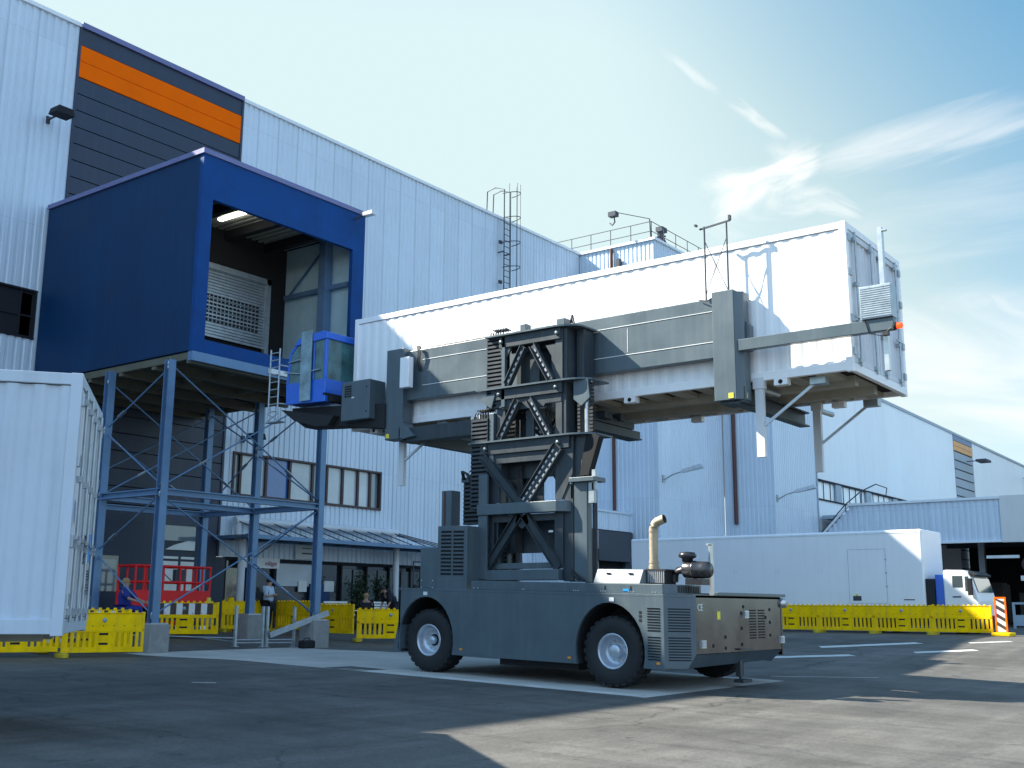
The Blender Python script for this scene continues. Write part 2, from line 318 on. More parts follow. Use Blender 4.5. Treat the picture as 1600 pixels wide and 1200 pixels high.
# small kerb-like bright streak drains
# ------------------------------------------------------------------ factory hall
YW = 31.5
def ribs_y(mb, x0, x1, z0, z1, Y, pitch=.25, d=.035):      # wall facing -Y
    k0 = math.floor(x0/pitch); pr = []; k = k0
    while k*pitch < x1:
        b = k*pitch
        for u, dd in ((0, 0), (.52, 0), (.62, d), (.9, d), (1.0, 0)):
            x = b+u*pitch
            if x0 <= x <= x1: pr.append((x, Y+dd))
        k += 1
    if not pr or pr[0][0] > x0: pr.insert(0, (x0, pr[0][1] if pr else Y))
    if pr[-1][0] < x1: pr.append((x1, pr[-1][1]))
    p2 = [pr[0]]
    for p in pr[1:]:
        if p[0]-p2[-1][0] > 1e-5: p2.append(p)
    pr = p2; n = len(pr)
    mb.add([(x, y, z0) for x, y in pr]+[(x, y, z1) for x, y in pr], [(i, i+1, n+i+1, n+i) for i in range(n-1)])
def ribs_x(mb, y0, y1, z0, z1, X, pitch=.25, d=.035):      # wall facing -X
    t = MB(); ribs_y(t, y0, y1, z0, z1, X, pitch, d)
    mb.add([(v.y, v.x, v.z) for v in t.v], t.f)
hall = thing('factory_hall', 'tall silver corrugated factory hall with dark cassette bay, orange stripe and stepped corners', 'building', (30, 31.5, .3))
ZT = 19.8
mb = MB()
ribs_y(mb, -16, 10, .0, ZT, YW, .5); ribs_y(mb, 10, 16.0, .0, ZT, YW)
ribs_y(mb, 16.0, 17.72, .0, 9.15, YW); ribs_y(mb, 16.0, 17.72, 10.62, ZT, YW); ribs_y(mb, 17.72, 18.4, 0, ZT, YW)
ribs_y(mb, 25.15, 25.62, 2.85, ZT, YW); ribs_y(mb, 25.62, 33.22, 6.55, ZT, YW); ribs_y(mb, 25.62, 33.22, 2.85, 5.03, YW)
ribs_y(mb, 33.22, 38.5, 2.85, ZT, YW); ribs_y(mb, 38.5, 48.2, .2, ZT, YW)
mb.build('corrugated_wall', m_clad, hall)
mb = MB(); ribs_x(mb, 26.93, YW, .2, ZT, 48.2); mb.build('corrugated_wall', m_clad, hall)
mb = MB(); ribs_y(mb, 48.2, 55.43, .2, ZT, 26.93); mb.build('corrugated_wall', m_clad, hall)
mb = MB(); ribs_x(mb, 24.04, 26.93, .2, ZT, 55.43); mb.build('corrugated_wall', m_clad, hall)
mb = MB(); ribs_y(mb, 55.43, 61.4, .2, 14.9, 24.04); mb.build('corrugated_wall', m_clad, hall)
B(-16, 18.4, YW+.06, YW+.3, 0, ZT-.02).build('inner_wall', m_joint, hall)
mb = MB(); mb.box(33.3, 48.15, YW+.06, YW+.3, 2.85, ZT-.02); mb.box(25.2, 33.3, YW+.06, YW+.3, 6.6, ZT-.02); mb.build('inner_wall', m_joint, hall)
# roof volumes
mb = MB(); mb.box(-16, 48.2, YW+.31, 62, ZT-.3, ZT-.04); mb.box(48.26, 57.2, 26.99, 62, ZT-.3, ZT-.04); mb.box(55.5, 57.2, 24.1, 26.95, ZT-.3, ZT-.04)
mb.box(-16.02, -15.8, YW+.05, 62, 0, ZT-.05); mb.box(57.0, 57.2, 27.01, 62, 14.8, ZT-.05); mb.box(57.0, 57.2, 24.1, 27.0, 14.8, ZT-.05)
mb.box(55.5, 57.0, 24.04, 24.08, 14.9, ZT-.05); mb.build('roof', m_tailg, hall)
mb = MB(); mb.box(-16, 18.4, YW-.07, YW+.28, ZT-.03, ZT+.10); mb.box(25.15, 48.1, YW-.07, YW+.28, ZT-.03, ZT+.10)
mb.box(48.1, 48.4, 26.85, YW+.28, ZT-.03, ZT+.10); mb.box(48.4, 55.35, 26.85, 27.15, ZT-.03, ZT+.10); mb.box(55.35, 55.6, 23.95, 27.15, ZT-.03, ZT+.10); mb.box(55.6, 57.2, 23.95, 24.2, ZT-.03, ZT+.10)
mb.build('roof_edge', m_clad2, hall)
B(18.4, 25.15, YW-.12, YW+.28, ZT-.04, ZT+.14).build('roof_edge', m_coping, hall)
# dark cassette bay
B(18.4, 25.13, YW+.045, YW+.3, 4.0, ZT-.05).build('bay_backing', m_joint, hall)
mb = MB(); z = 18.04; mb.box(18.41, 25.13, YW-.03, YW+.04, 19.17, ZT-.05)
while z > 4.2:
    if 13.4 < z or z < 9.0 or True: mb.box(18.41, 25.13, YW-.03, YW+.04, z-.555, z-.018)
    z -= .57
mb.build('cassette_panel', m_dark, hall)
mb = MB(); mb.box(18.41, 25.13, YW-.035, YW+.04, 18.62, 19.155); mb.box(18.41, 25.13, YW-.035, YW+.04, 18.06, 18.605); mb.build('orange_stripe', m_orange, hall, bevel=.006)
B(18.36, 18.44, YW-.06, YW+.02, 0, ZT-.04).build('corner_trim', m_dark, hall); B(25.10, 25.18, YW-.06, YW+.02, 2.85, ZT-.04).build('corner_trim', m_dark, hall)
# ground floor of the dark bay: posts, opening with bright panes
mb = MB(); mb.box(18.41, 20.5, YW-.02, YW+.04, .3, 4.1); mb.box(21.3, 22.5, YW-.02, YW+.04, .3, 4.1); mb.box(24.7, 25.5, YW-.02, YW+.04, .3, 2.84); mb.box(24.7, 25.1, YW-.02, YW+.04, 2.84, 4.1)
mb.box(20.5, 21.3, YW-.02, YW+.04, .3, 1.6); mb.box(20.5, 21.3, YW-.02, YW+.04, 2.72, 4.1)
mb.each('ground_floor_panel', m_dark, hall)
dg = MB().box(22.5, 24.7, YW+.02, YW+.05, .3, 4.1).build('hall_door', m_grey, hall)
mb = MB()
for a, b in ((22.55, 23.55), (23.66, 24.2), (24.32, 24.62)): mb.box(a, b, YW-.01, YW+.02, 1.62, 2.62); mb.box(a, b, YW-.01, YW+.02, 2.7, 2.78)
mb.add([(23.0, YW-.012, 3.0), (24.2, YW-.012, 3.0), (24.2, YW-.012, 3.32), (23.9, YW-.012, 3.32), (23.35, YW-.012, 3.16)], [(0, 1, 2, 3, 4)])
mb.build('pane', m_glassw, dg)
mb = MB(); mb.box(22.55, 24.2, YW-.01, YW+.02, 3.3, 3.9); mb.build('pane', m_glass, dg)
wl = MB().box(20.5, 21.3, YW+.0, YW+.03, 1.6, 2.72).build('window', m_glassd, hall); B(20.6, 21.2, YW-.02, YW, 1.62, 2.6).build('pane', m_glass, wl)
# upper left window strip
wn = MB().box(10, 17.72, YW+.1, YW+.14, 9.1, 10.66).build('window', m_glassd, hall)
mb = MB(); mb.box(16.0, 17.75, YW-.03, YW+.1, 10.58, 10.64); mb.box(16.0, 17.75, YW-.03, YW+.1, 9.1, 9.16); mb.box(17.66, 17.74, YW-.03, YW+.1, 9.16, 10.58); mb.box(17.2, 17.26, YW, YW+.1, 9.16, 10.58); mb.box(16, 17.7, YW+.02, YW+.1, 9.78, 9.83); mb.build('frame', m_joint, wn)
B(17.3, 17.62, YW+.06, YW+.1, 9.2, 10.5).build('pane', m_glassw, wn)
# office window strip
wn = MB().box(25.62, 33.22, YW+.12, YW+.16, 5.0, 6.57).build('window', m_joint, hall)
mb = MB(); mb.box(25.6, 33.24, YW-.06, YW+.12, 6.5, 6.57); mb.box(25.6, 33.24, YW-.06, YW+.12, 5.0, 5.09); mb.box(25.6, 25.68, YW-.06, YW+.12, 5.09, 6.5); mb.box(33.16, 33.24, YW-.06, YW+.12, 5.09, 6.5)
xm = [26.02, 27.62, 28.95, 29.25, 30.35, 30.55, 31.35, 31.5, 32.35, 32.5]
for x in (26.0, 27.2, 28.35, 29.5, 30.25, 31.1, 31.95, 32.65): mb.box(x-.05, x+.05, YW+.0, YW+.12, 5.09, 6.5)
mb.build('frame', m_board, wn)
ww = [25.68, 26.0, 27.2, 28.35, 29.5, 30.25, 31.1, 31.95, 32.65, 33.16]
for i in range(9):
    B(ww[i]+.03, ww[i+1]-.03, YW+.09, YW+.115, 5.09, 6.5).build('pane', (m_glass, m_glassw, m_blind, m_glassw, m_glass, m_glassw, m_glassw, m_glassw, m_glass)[i], wn)
# ground floor glazing
gz_ = MB().box(25.5, 38.5, YW+.12, YW+.2, .3, 2.85).build('glazed_front', m_glassd, hall)
mb = MB(); mb.box(25.5, 38.5, YW-.02, YW+.14, 2.74, 2.86)
for x in (25.55, 26.6, 27.8, 29.9, 31.2, 32.6, 33.9, 35.2, 36.5, 38.4): mb.box(x-.04, x+.04, YW, YW+.14, .3, 2.74)
mb.build('frame', m_joint, gz_)
mb = MB(); mb.box(27.95, 29.7, YW+.06, YW+.1, 1.9, 2.7); mb.build('pane', m_glassw, gz_)
mb = MB()
for i, x in enumerate((31.3, 31.9, 32.7, 33.3, 34.0, 34.7, 35.3, 36.0)): mb.box(x, x+.5, YW+.06, YW+.1, .5, 2.6)
mb.build('blind', glass('grey_blind', (.07, .10, .10), .4), gz_)
B(29.0, 29.4, YW-.0, YW+.05, 1.7, 2.1).build('notice', m_signw, gz_); B(29.55, 30.6, YW-.02, YW+.05, 1.1, 2.0).build('notice_board', M('blue_board', (.02, .06, .16), .6), gz_)
B(30.25, 30.75, YW-.06, YW+.05, 1.72, 2.12).build('notice', m_signw, gz_)
# downpipes
MB().tube([(48.1, 29.45, 5.9), (48.1, 29.45, ZT-.1)], .085, 8).build('downpipe', m_brown, hall)
MB().tube([(55.33, 26.25, 5.6), (55.33, 26.25, ZT-.1)], .11, 8).build('downpipe', m_brown, hall)
# dock house with door
mb = MB(); ribs_y(mb, 43.9, 48.2, 4.85, 5.7, 28.5, .2); ribs_x(mb, 28.5, YW, .3, 5.7, 43.9, .2); mb.box(43.85, 48.15, 28.45, YW, 5.7, 5.8); mb.build('dock_house', m_clad, hall)
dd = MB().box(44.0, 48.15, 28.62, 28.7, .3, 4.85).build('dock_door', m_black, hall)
mb = MB(); mb.box(43.98, 44.75, 28.4, 28.6, .3, 4.8); mb.box(47.35, 48.1, 28.4, 28.6, .3, 4.8); mb.box(44.75, 47.35, 28.4, 28.6, 3.9, 4.8); mb.build('dock_seal', m_grey, dd)
B(44.75, 44.85, 28.36, 28.42, .3, 4.78).build('seal_edge', m_alu, dd)
mb = MB(); mb.box(44.5, 47.6, 28.1, 28.38, 3.35, 3.9); mb.build('dock_curtain', m_grey, dd)
# floodlights on the wall
def spot(x, z, y=YW, s=1., label='', arm=.5, cat='floodlight'):
    t = thing('floodlight', label, cat, (x, y, z), None)
    mb = MB(); mb.tube([(x, y-.02, z), (x, y-arm*s, z+.02)], .03*s, 6); mb.box(x-.06, x+.06, y-.06, y, z-.12, z+.12); mb.build('bracket', m_grey, t)
    MB().prism([(x-.28*s, z-.06), (x+.28*s, z-.06), (x+.22*s, z+.14*s), (x-.22*s, z+.14*s)], 'y', y-arm*s-.45*s, y-arm*s).build('lamp_head', m_joint, t)
spot(17.55, 16.2, YW, 1.1, 'dark floodlight high on the silver wall above the blue box')
spot(26.0, 7.05, YW, 1.0, 'dark wall light sticking out above the row of office windows')
def streetarm(x, y, z, label, s=1):
    t = thing('wall_lamp', label, 'wall lamp', (x, y, z), 'wall lamps on the stepped walls')
    mb = MB(); mb.box(x-.1, x+.1, y-.08, y-.0, z-.3, z+.05); mb.tube([(x, y-.05, z-.2), (x+.1, y-.5, z+.05), (x+.15, y-1.1, z+.2)], .035, 6); mb.build('arm', m_galv, t)
    mb = MB(); mb.add([(x-.02, y-1.0, z+.1), (x+.30, y-1.0, z+.1), (x+.42, y-2.1, z+.3), (x-.02, y-2.1, z+.3), (x+.05, y-1.05, z+.28), (x+.25, y-1.05, z+.28), (x+.32, y-2.0, z+.48), (x+.06, y-2.0, z+.48)],
                      [(0, 3, 2, 1), (4, 5, 6, 7), (0, 1, 5, 4), (1, 2, 6, 5), (2, 3, 7, 6), (3, 0, 4, 7)]); mb.build('lamp_head', m_alu, t)
streetarm(48.6, 26.93, 7.6, 'grey street lamp head on a wall arm, right above the machine exhaust'); streetarm(55.7, 24.04, 7.05, 'grey street lamp head on a wall arm beside the strip of windows')
# ------------------------------------------------------------------ long wall to the right
lw = thing('long_hall', 'long pale hall wall with a strip of windows and a narrow grey and orange panel', 'building', (80, 24.04, .3))
mb = MB(); LT = lambda x: 15.0-(x-61.4)*.008
for a, b, z0f, z1f in ((61.4, 86.5, 8.44, None), (61.4, 86.5, .3, 7.36), (86.5, 90.0, .3, None), (95.4, 175, .3, None)):
    x = a
    while x < b-.01:
        x2 = min(b, x+1.0); zt0 = LT(x) if z1f is None else z1f; zt1 = LT(x2) if z1f is None else z1f
        mb.add([(x, 24.04, z0f), (x2-.02, 24.04, z0f), (x2-.02, 24.04, zt1), (x, 24.04, zt0)], [(0, 1, 2, 3)]); mb.add([(x2-.02, 24.04, z0f), (x2-.01, 24.055, z0f), (x2-.01, 24.055, zt1), (x2-.02, 24.04, zt1)], [(0, 1, 2, 3)])
        mb.add([(x2-.01, 24.055, z0f), (x2, 24.04, z0f), (x2, 24.04, zt1), (x2-.01, 24.055, zt1)], [(0, 1, 2, 3)]); x = x2
mb.build('wall', m_clad2, lw)
B(61.3, 61.42, 23.98, 24.1, .3, 15.0).build('corner_trim', m_tailg, lw)
MB().add([(57.0, 23.95, 14.93), (175, 23.95, LT(175)-.05), (175, 23.95, LT(175)+.12), (57.0, 23.95, 15.12), (57.0, 24.4, 14.93), (175, 24.4, LT(175)-.05), (175, 24.4, LT(175)+.12), (57.0, 24.4, 15.12)], [(0, 1, 2, 3), (4, 7, 6, 5), (3, 2, 6, 7), (0, 4, 5, 1), (1, 5, 6, 2), (0, 3, 7, 4)]).build('roof_edge', m_tailg, lw)
MB().add([(57.2, 24.4, 14.9), (175, 24.4, LT(175)-.1), (175, 60, LT(175)-.1), (57.2, 60, 14.9)], [(0, 1, 2, 3)]).build('roof', m_tailg, lw)
mb = MB(); z = 13.4
while z > 5: mb.box(90.0, 95.4, 24.0, 24.08, z-.66, z-.06); z -= .70
mb.build('grey_panel', M('grey_cassette', (.30, .36, .42), .5), lw); B(90.0, 95.4, 24.09, 24.2, .3, 14.7).build('panel_backing', m_grey, lw)
mb = MB(); mb.box(90.0, 95.4, 23.99, 24.08, 13.45, 13.8); mb.box(90.0, 95.4, 23.99, 24.08, 13.83, 14.2); mb.build('orange_stripe', M('faded_orange', (.75, .36, .12), .5), lw)
B(90.0, 95.4, 24.0, 24.08, 14.25, 14.72).build('grey_panel', M('blue_grey_cassette', (.16, .22, .34), .5), lw)
wn = MB().box(61.42, 86.5, 24.13, 24.2, 7.36, 8.44).build('window_strip', M('pane_painted_sky_white', (.92, .94, .93), .25, .0, .04, .6), lw)  # near-white pane colour stands in for the reflected sky
mb = MB(); mb.box(61.42, 86.5, 23.96, 24.1, 8.4, 8.5); mb.box(61.42, 86.5, 23.96, 24.1, 7.3, 7.38)
x = 61.5
while x < 86.5: mb.box(x-.018, x+.018, 24.09, 24.12, 7.38, 8.4); x += 1.05
mb.build('frame', m_joint, wn)
mb = MB()
for x in (64.2, 69.4, 74.6, 79.8, 85): mb.box(x, x+.9, 23.98, 24.08, 7.38, 8.4)
mb.each('pier', m_tailg, wn)
mb = MB()
for x in (77.9, 83.2): mb.add([(x, 23.97, 8.4), (x+.9, 23.97, 8.4), (x+.5, 23.6, 7.45), (x+.1, 23.6, 7.45)], [(0, 1, 2, 3)])
mb.each('open_sash', m_black, wn, fix=False)
t = thing('floodlight', 'small dark floodlight on the long wall just below the pale orange stripe', 'floodlight', (93.5, 24, 12.9)); MB().tube([(93.5, 24.0, 12.9), (93.5, 23.2, 12.9)], .04, 6).build('bracket', m_grey, t); B(93.0, 94.6, 22.4, 23.2, 12.8, 12.98).build('lamp_head', m_grey, t)
t = thing('floodlight', 'small dark floodlight on the long wall at the far right edge', 'floodlight', (110, 24, 12.9)); MB().tube([(113, 24.0, 13.4), (113, 23.2, 13.4)], .04, 6).build('bracket', m_grey, t); B(112.4, 114.0, 22.4, 23.2, 13.3, 13.48).build('lamp_head', m_grey, t)
# ------------------------------------------------------------------ covered yard on the right
cy = thing('covered_loading_yard', 'flat roofed loading shelter with a deep ribbed fascia and dark open interior', 'shelter', (61.5, 15, .3))
mb = MB(); t_ = MB(); ribs_y(t_, 14.3, 22.3, 4.72, 6.85, 61.5, .3, .04); mb.add([(v.y, v.x, v.z) for v in t_.v], t_.f)
t_ = MB(); k = 0
for i in range(6):
    y0 = 22.3+i*.25; ribs_y(t_, y0, y0+.25, 4.72, 6.85-(i+1)*.23, 61.5, .3, .04)
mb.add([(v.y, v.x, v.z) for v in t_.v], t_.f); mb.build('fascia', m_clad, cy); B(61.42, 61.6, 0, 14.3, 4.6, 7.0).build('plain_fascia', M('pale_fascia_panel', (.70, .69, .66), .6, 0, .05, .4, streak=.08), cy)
mb = MB(); mb.box(61.4, 61.6, 14.31, 22.3, 6.85, 6.98); mb.box(61.4, 61.6, 14.31, 23.9, 4.62, 4.72); mb.bar((61.5, 22.3, 6.9), (61.5, 23.9, 5.3), .15, .12); mb.build('fascia_trim', m_clad2, cy)
mb = MB(); mb.box(61.62, 92, 0, 23.9, 6.2, 6.4); mb.build('roof', m_tailg, cy)
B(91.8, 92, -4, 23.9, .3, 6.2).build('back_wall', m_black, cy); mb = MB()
for x in (66, 71, 76, 81, 86): mb.box(x-.12, x+.12, 0, 23.9, 5.6, 6.2)
mb.each('roof_beam', m_grey, cy)
for (x, y) in ((61.9, 13.1), (61.9, 2), (76, 13.1), (76, 19), (76, 6)): B(x-.18, x+.18, y-.18, y+.18, .3, 5.6 if x > 62 else 4.62).build('column', m_alu, cy)
mb = MB(); random.seed(3)
for i in range(9): x = 70+random.random()*14; y = 9+random.random()*11; mb.box(x, x+1.2, y, y+1+random.random(), .3, 1+random.random()*2)
mb.each('stacked_goods', M('stored_goods', (.10, .09, .08), .8, 0, .5, 1), cy)
t = thing('round_sign', 'small round dark sign on the shelter post, a white plate beneath', 'sign', (61.6, 13.1, 2)); MB().lathe([(0, 0), (.42, 0), (.42, .04), (0, .04)], (61.6, 13.1, 3.45), 'X', 24).build('disc', M('sign_face', (.10, .05, .06), .5), t)
B(61.6, 61.65, 12.6, 13.6, 2.65, 2.9).build('plate', m_signw, t); B(61.64, 61.68, 13.6, 15.2, 3.8, 3.95).build('arm', m_signw, t)
t = thing('white_rail_barrier', 'low white railing barrier beneath the loading shelter at far right', 'barrier', (58, 12, .3))
mb = MB(); mb.box(58, 58.08, 4, 13.3, .45, .95); mb.box(58, 58.08, 4, 13.3, 1.45, 1.55); mb.build('rail', m_tailg, t); mb = MB()
for y in (13.25, 12.2, 11.1, 10, 9, 8, 7): mb.box(57.98, 58.1, y-.05, y+.05, .3, 1.5)
mb.each('post', m_tailg, t)
# access stair rail rising to the shelter roof
t = thing('roof_access_rail', 'thin handrail and steps climbing from the dock roof to the shelter roof', 'handrail', (60, 23, 5.3))
mb = MB(); mb.tube([(60.9, 23.75, 5.35), (61.0, 22.3, 6.9), (61.1, 21.4, 7.6), (61.2, 20.6, 7.95), (61.2, 20.0, 7.7), (61.2, 20.1, 7.2)], .035, 6); mb.tube([(61.2, 21.5, 6.95), (61.2, 21.5, 7.5)], .03, 6); mb.tube([(61.0, 22.3, 6.9), (61.0, 22.3, 6.5)], .03, 6); mb.build('handrail', m_grey, t)
# ------------------------------------------------------------------ roof equipment
def railing(pts, z0, name_label, h=1.1, posts=1.3, grp=None):
    t = thing('roof_railing', name_label, 'railing', (*pts[0], z0)); mp = MB(); mr = MB()
    for a, b in zip(pts[:-1], pts[1:]):
        a = Vector((*a, 0)); b = Vector((*b, 0)); n = max(1, round((b-a).length/posts))
        for i in range(n+1):
            p = a+(b-a)*i/n; mp.tube([(p.x, p.y, z0), (p.x, p.y, z0+h)], .024, 6)
        for q in (h, h*.5): mr.tube([(a.x, a.y, z0+q), (b.x, b.y, z0+q)], .02, 6)
    mp.each('post', m_grey, t); mr.each('rail', m_grey, t)
railing([(48.6, 36), (48.6, 27.3), (56.5, 27.3)], ZT+.1, 'thin steel safety railing round the roof edge beyond the container', 1.05)
t = thing('roof_hoist', 'small roof hoist with a slim boom and hanging hook block', 'hoist', (48.9, 27.6, ZT)); mb = MB()
mb.tube([(48.9, 27.5, ZT+.1), (48.7, 27.45, 21.15)], .035, 6); mb.tube([(48.7, 27.45, 21.15), (47.6, 28.9, 21.5)], .02, 6); mb.build('boom', m_grey, t)
mb = MB(); mb.box(47.4, 47.75, 28.75, 29.2, 21.25, 21.5); mb.tube([(47.6, 28.95, 21.3), (47.6, 28.9, 20.95), (47.6, 29.05, 20.8), (47.6, 29.2, 20.95)], .04, 6); mb.build('hook_block', m_grey, t)
t = thing('roof_mast', 'stubby braced steel mast behind the roof railing', 'mast', (50.5, 27.8, ZT)); mb = MB()
mb.box(50.4, 50.7, 27.7, 27.95, ZT, 21.1); mb.tube([(50.4, 27.8, 20.8), (49.3, 27.8, ZT+.1)], .05, 6); mb.tube([(50.7, 27.8, 20.8), (51.9, 27.8, ZT-.0)], .06, 6); mb.tube([(50.1, 27.8, 20.6), (51, 27.8, 20.9)], .05, 6); mb.box(50.3, 50.85, 27.6, 28.0, 21.0, 21.25); mb.build('mast', m_grey, t)
t = thing('roof_box_lamp', 'small bracket lamp high on the sunlit end of the hall', 'lamp', (48.2, 28.9, 18)); mb = MB(); mb.box(47.9, 48.15, 28.85, 29.05, 18.5, 19.05); mb.build('lamp_head', m_grey, t)
# caged ladder
t = thing('roof_ladder', 'caged steel ladder climbing the corrugated hall wall to the roof', 'ladder', (41.3, 31.2, .3)); mb = MB(); X0 = 41.0
for x in (X0, X0+.5): mb.tube([(x, YW-.35, 6), (x, YW-.35, ZT+1.4), (x+.0, YW+.2, ZT+1.6), (x, YW+.7, ZT+1.5), (x, YW+.75, ZT+.1)], .03, 6)
mb.each('stringer', m_grey, t); mb = MB(); z = 6
while z < ZT+.2: mb.tube([(X0, YW-.35, z), (X0+.5, YW-.35, z)], .018, 5); z += .3
mb.each('rung', m_grey, t); mb = MB(); z = 7.2
while z < ZT+1.6:
    mb.tube([(X0+.25-.36*math.cos(a), YW-.35-.75*math.sin(a), z) for a in [math.pi*k/10 for k in range(11)]], .022, 5); z += 1.25
for a in (.5, 1.2, 2.0, 2.7): mb.tube([(X0+.25-.36*math.cos(a), YW-.35-.75*math.sin(a), 7.2), (X0+.25-.36*math.cos(a), YW-.35-.75*math.sin(a), ZT+1.6)], .012, 5)
mb.build('safety_cage', m_grey, t); mb = MB()
for z in range(8, 20, 2): mb.box(X0-.04, X0+.0, YW-.35, YW, z, z+.06); mb.box(X0+.5, X0+.54, YW-.35, YW, z, z+.06); mb.box(X0-.25, X0-.05, YW-.3, YW-.2, z+.4, z+.55)
mb.build('wall_bracket', m_grey, t)
# ------------------------------------------------------------------ entrance canopy
t = thing('entrance_canopy', 'white tubular canopy with fanned rods over the office entrance', 'canopy', (30, 30, 2.8)); mb = MB()
mb.tube([(25.6, 31.2, 4.12), (34.0, 31.2, 4.12)], .14, 12); mb.tube([(33.75, 31.2, 4.1), (33.75, 31.2, 3.5)], .12, 10); mb.tube([(25.75, 31.2, 4.1), (25.75, 31.2, 3.4)], .12, 10); mb.build('tube_beam', m_whited, t)
for x in (25.5, 33.3): MB().tube([(x, 30.6, .3), (x, 30.6, 3.45)], .13, 12).build('post', m_whited, t)
mb = MB(); n = 11
for i in range(n):
    x = 25.7+i*.8; mb.tube([(x, 31.15, 4.1), (x+.55, 29.7, 3.52)], .022, 6)
for i in range(3): mb.tube([(33.9, 31.1, 4.1-.05*i), (36.3, 29.8+.3*i, 3.52)], .022, 6)
mb.each('rod', m_grey, t)
mb = MB(); mb.box(24.9, 36.4, 29.62, 29.78, 3.42, 3.56); mb.box(24.9, 36.4, 31.3, 31.42, 3.42, 3.56)
for i in range(13): mb.box(24.95+i*.95, 25.0+i*.95, 29.78, 31.3, 3.44, 3.52)
mb.build('frame', m_steel, t); B(24.95, 36.35, 29.8, 31.3, 3.53, 3.55).build('glass_roof', m_glass, t)
t = thing('entrance_sign', 'white name sign with slanted red lettering above the entrance, left of the column', 'sign', (27, 31.3, 2.5)); B(26.1, 27.75, 31.2, 31.25, 2.5, 2.86).build('sign_face', m_signw, t)
text_obj('Lo', .24, M('red_lettering', (.35, .04, .12), .6), t, (26.35, 31.19, 2.6), (1, 0, 0), (0, 0, 1), shear=.3); text_obj('eilage', .24, M('red_letters', (.35, .04, .12), .6), t, (27.05, 31.19, 2.6), (1, 0, 0), (0, 0, 1), shear=.3)
t = thing('information_panel', 'pale square notice panel mounted on the ribs over the entrance', 'sign', (29.2, 31.4, 2.9)); B(28.7, 30.0, 31.40, 31.46, 2.9, 3.42).build('panel', m_signw, t)
mb = MB(); mb.box(29.0, 29.6, 31.39, 31.4, 3.28, 3.31); mb.box(29.0, 29.7, 31.39, 31.4, 3.08, 3.13); mb.build('small_print', m_txt, t)
# ------------------------------------------------------------------ raised blue loading box
bx = thing('raised_loading_box', 'big dark blue loading box raised on steel columns in front of the hall', 'loading box', (20.9, 27.5, .3))
x0, x1, y0, y1, zb, zt = 17.82, 24.06, 23.8, YW-.1, 7.76, 13.35
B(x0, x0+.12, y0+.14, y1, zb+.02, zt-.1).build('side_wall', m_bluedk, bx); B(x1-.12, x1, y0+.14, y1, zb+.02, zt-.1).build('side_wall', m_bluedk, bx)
mb = MB(); mb.box(x0-.01, x0+.37, y0, y0+.14, zb, zt-.08); mb.box(x1-.5, x1+.01, y0, y0+.14, zb, zt-.08); mb.box(x0+.37, x1-.5, y0, y0+.14, 12.05, zt-.08); mb.box(x0+.37, x1-.5, y0, y0+.14, zb, 8.12); mb.build('front_frame', m_blue, bx)
B(x0-.06, x1+.06, y0-.05, y1, zt-.08, zt+.06).build('roof', m_coping, bx)
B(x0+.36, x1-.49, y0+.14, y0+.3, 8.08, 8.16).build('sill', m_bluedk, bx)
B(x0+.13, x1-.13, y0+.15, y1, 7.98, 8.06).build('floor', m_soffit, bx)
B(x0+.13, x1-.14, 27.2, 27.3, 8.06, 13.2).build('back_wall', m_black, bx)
mb = MB(); k = 0; X = x0+.13
while X < x1-.15: mb.box(X, X+.12, y0+.2, 27.2, 12.72, 12.80); X += .26
mb.box(x0+.13, x1-.13, y0+.15, 27.2, 12.80, 12.84); mb.build('ceiling_deck', M('ceiling_sheet', (.30, .32, .28), .6), bx)
mb = MB()
for X in (19.6, 21.3, 22.9): mb.box(X, X+.22, y0+.16, 27.2, 12.42, 12.7)
mb.each('ceiling_beam', m_joint, bx)
l = MB().box(20.25, 20.38, 24.6, 26.2, 12.55, 12.62).build('strip_light', m_lamp, bx)
B(x1-.16, x1-.13, y0+.2, 27.2, 8.06, 12.72).build('inner_wall', M('grey_inner_wall', (.42, .60, .66), .7, streak=.1), bx)
mb = MB(); mb.box(x1-.5, x1-.2, 25.0, 25.3, 8.06, 12.7); mb.box(x1-.32, x1-.18, 24.2, 27.1, 11.0, 11.14); mb.bar((x1-.22, 27, 11.1), (x1-.22, 25.2, 12.6), .05); mb.build('inner_frame', m_steel, bx)
rs = MB(); z = 9.2
while z < 11.3: rs.box(18.6, 22.95, 27.06, 27.12, z, z+.075); z += .095
mb = MB(); z = 9.68
while z < 10.5:
    X = 19.6
    while X < 22.6: mb.box(X, X+.09, 27.04, 27.06, z, z+.065); X += .15
    z += .13
rs.build('roller_shutter', m_galv, bx, extra=[(mb, m_black)])
mb = MB(); mb.box(22.95, 23.12, 27.0, 27.14, 8.1, 11.5); mb.box(18.5, 23.12, 27.0, 27.14, 11.32, 11.5); mb.build('shutter_guide', m_galv, bx)
B(22.7, 22.78, 23.72, 23.8, 7.9, 8.55).build('bumper_post', m_signw, bx)
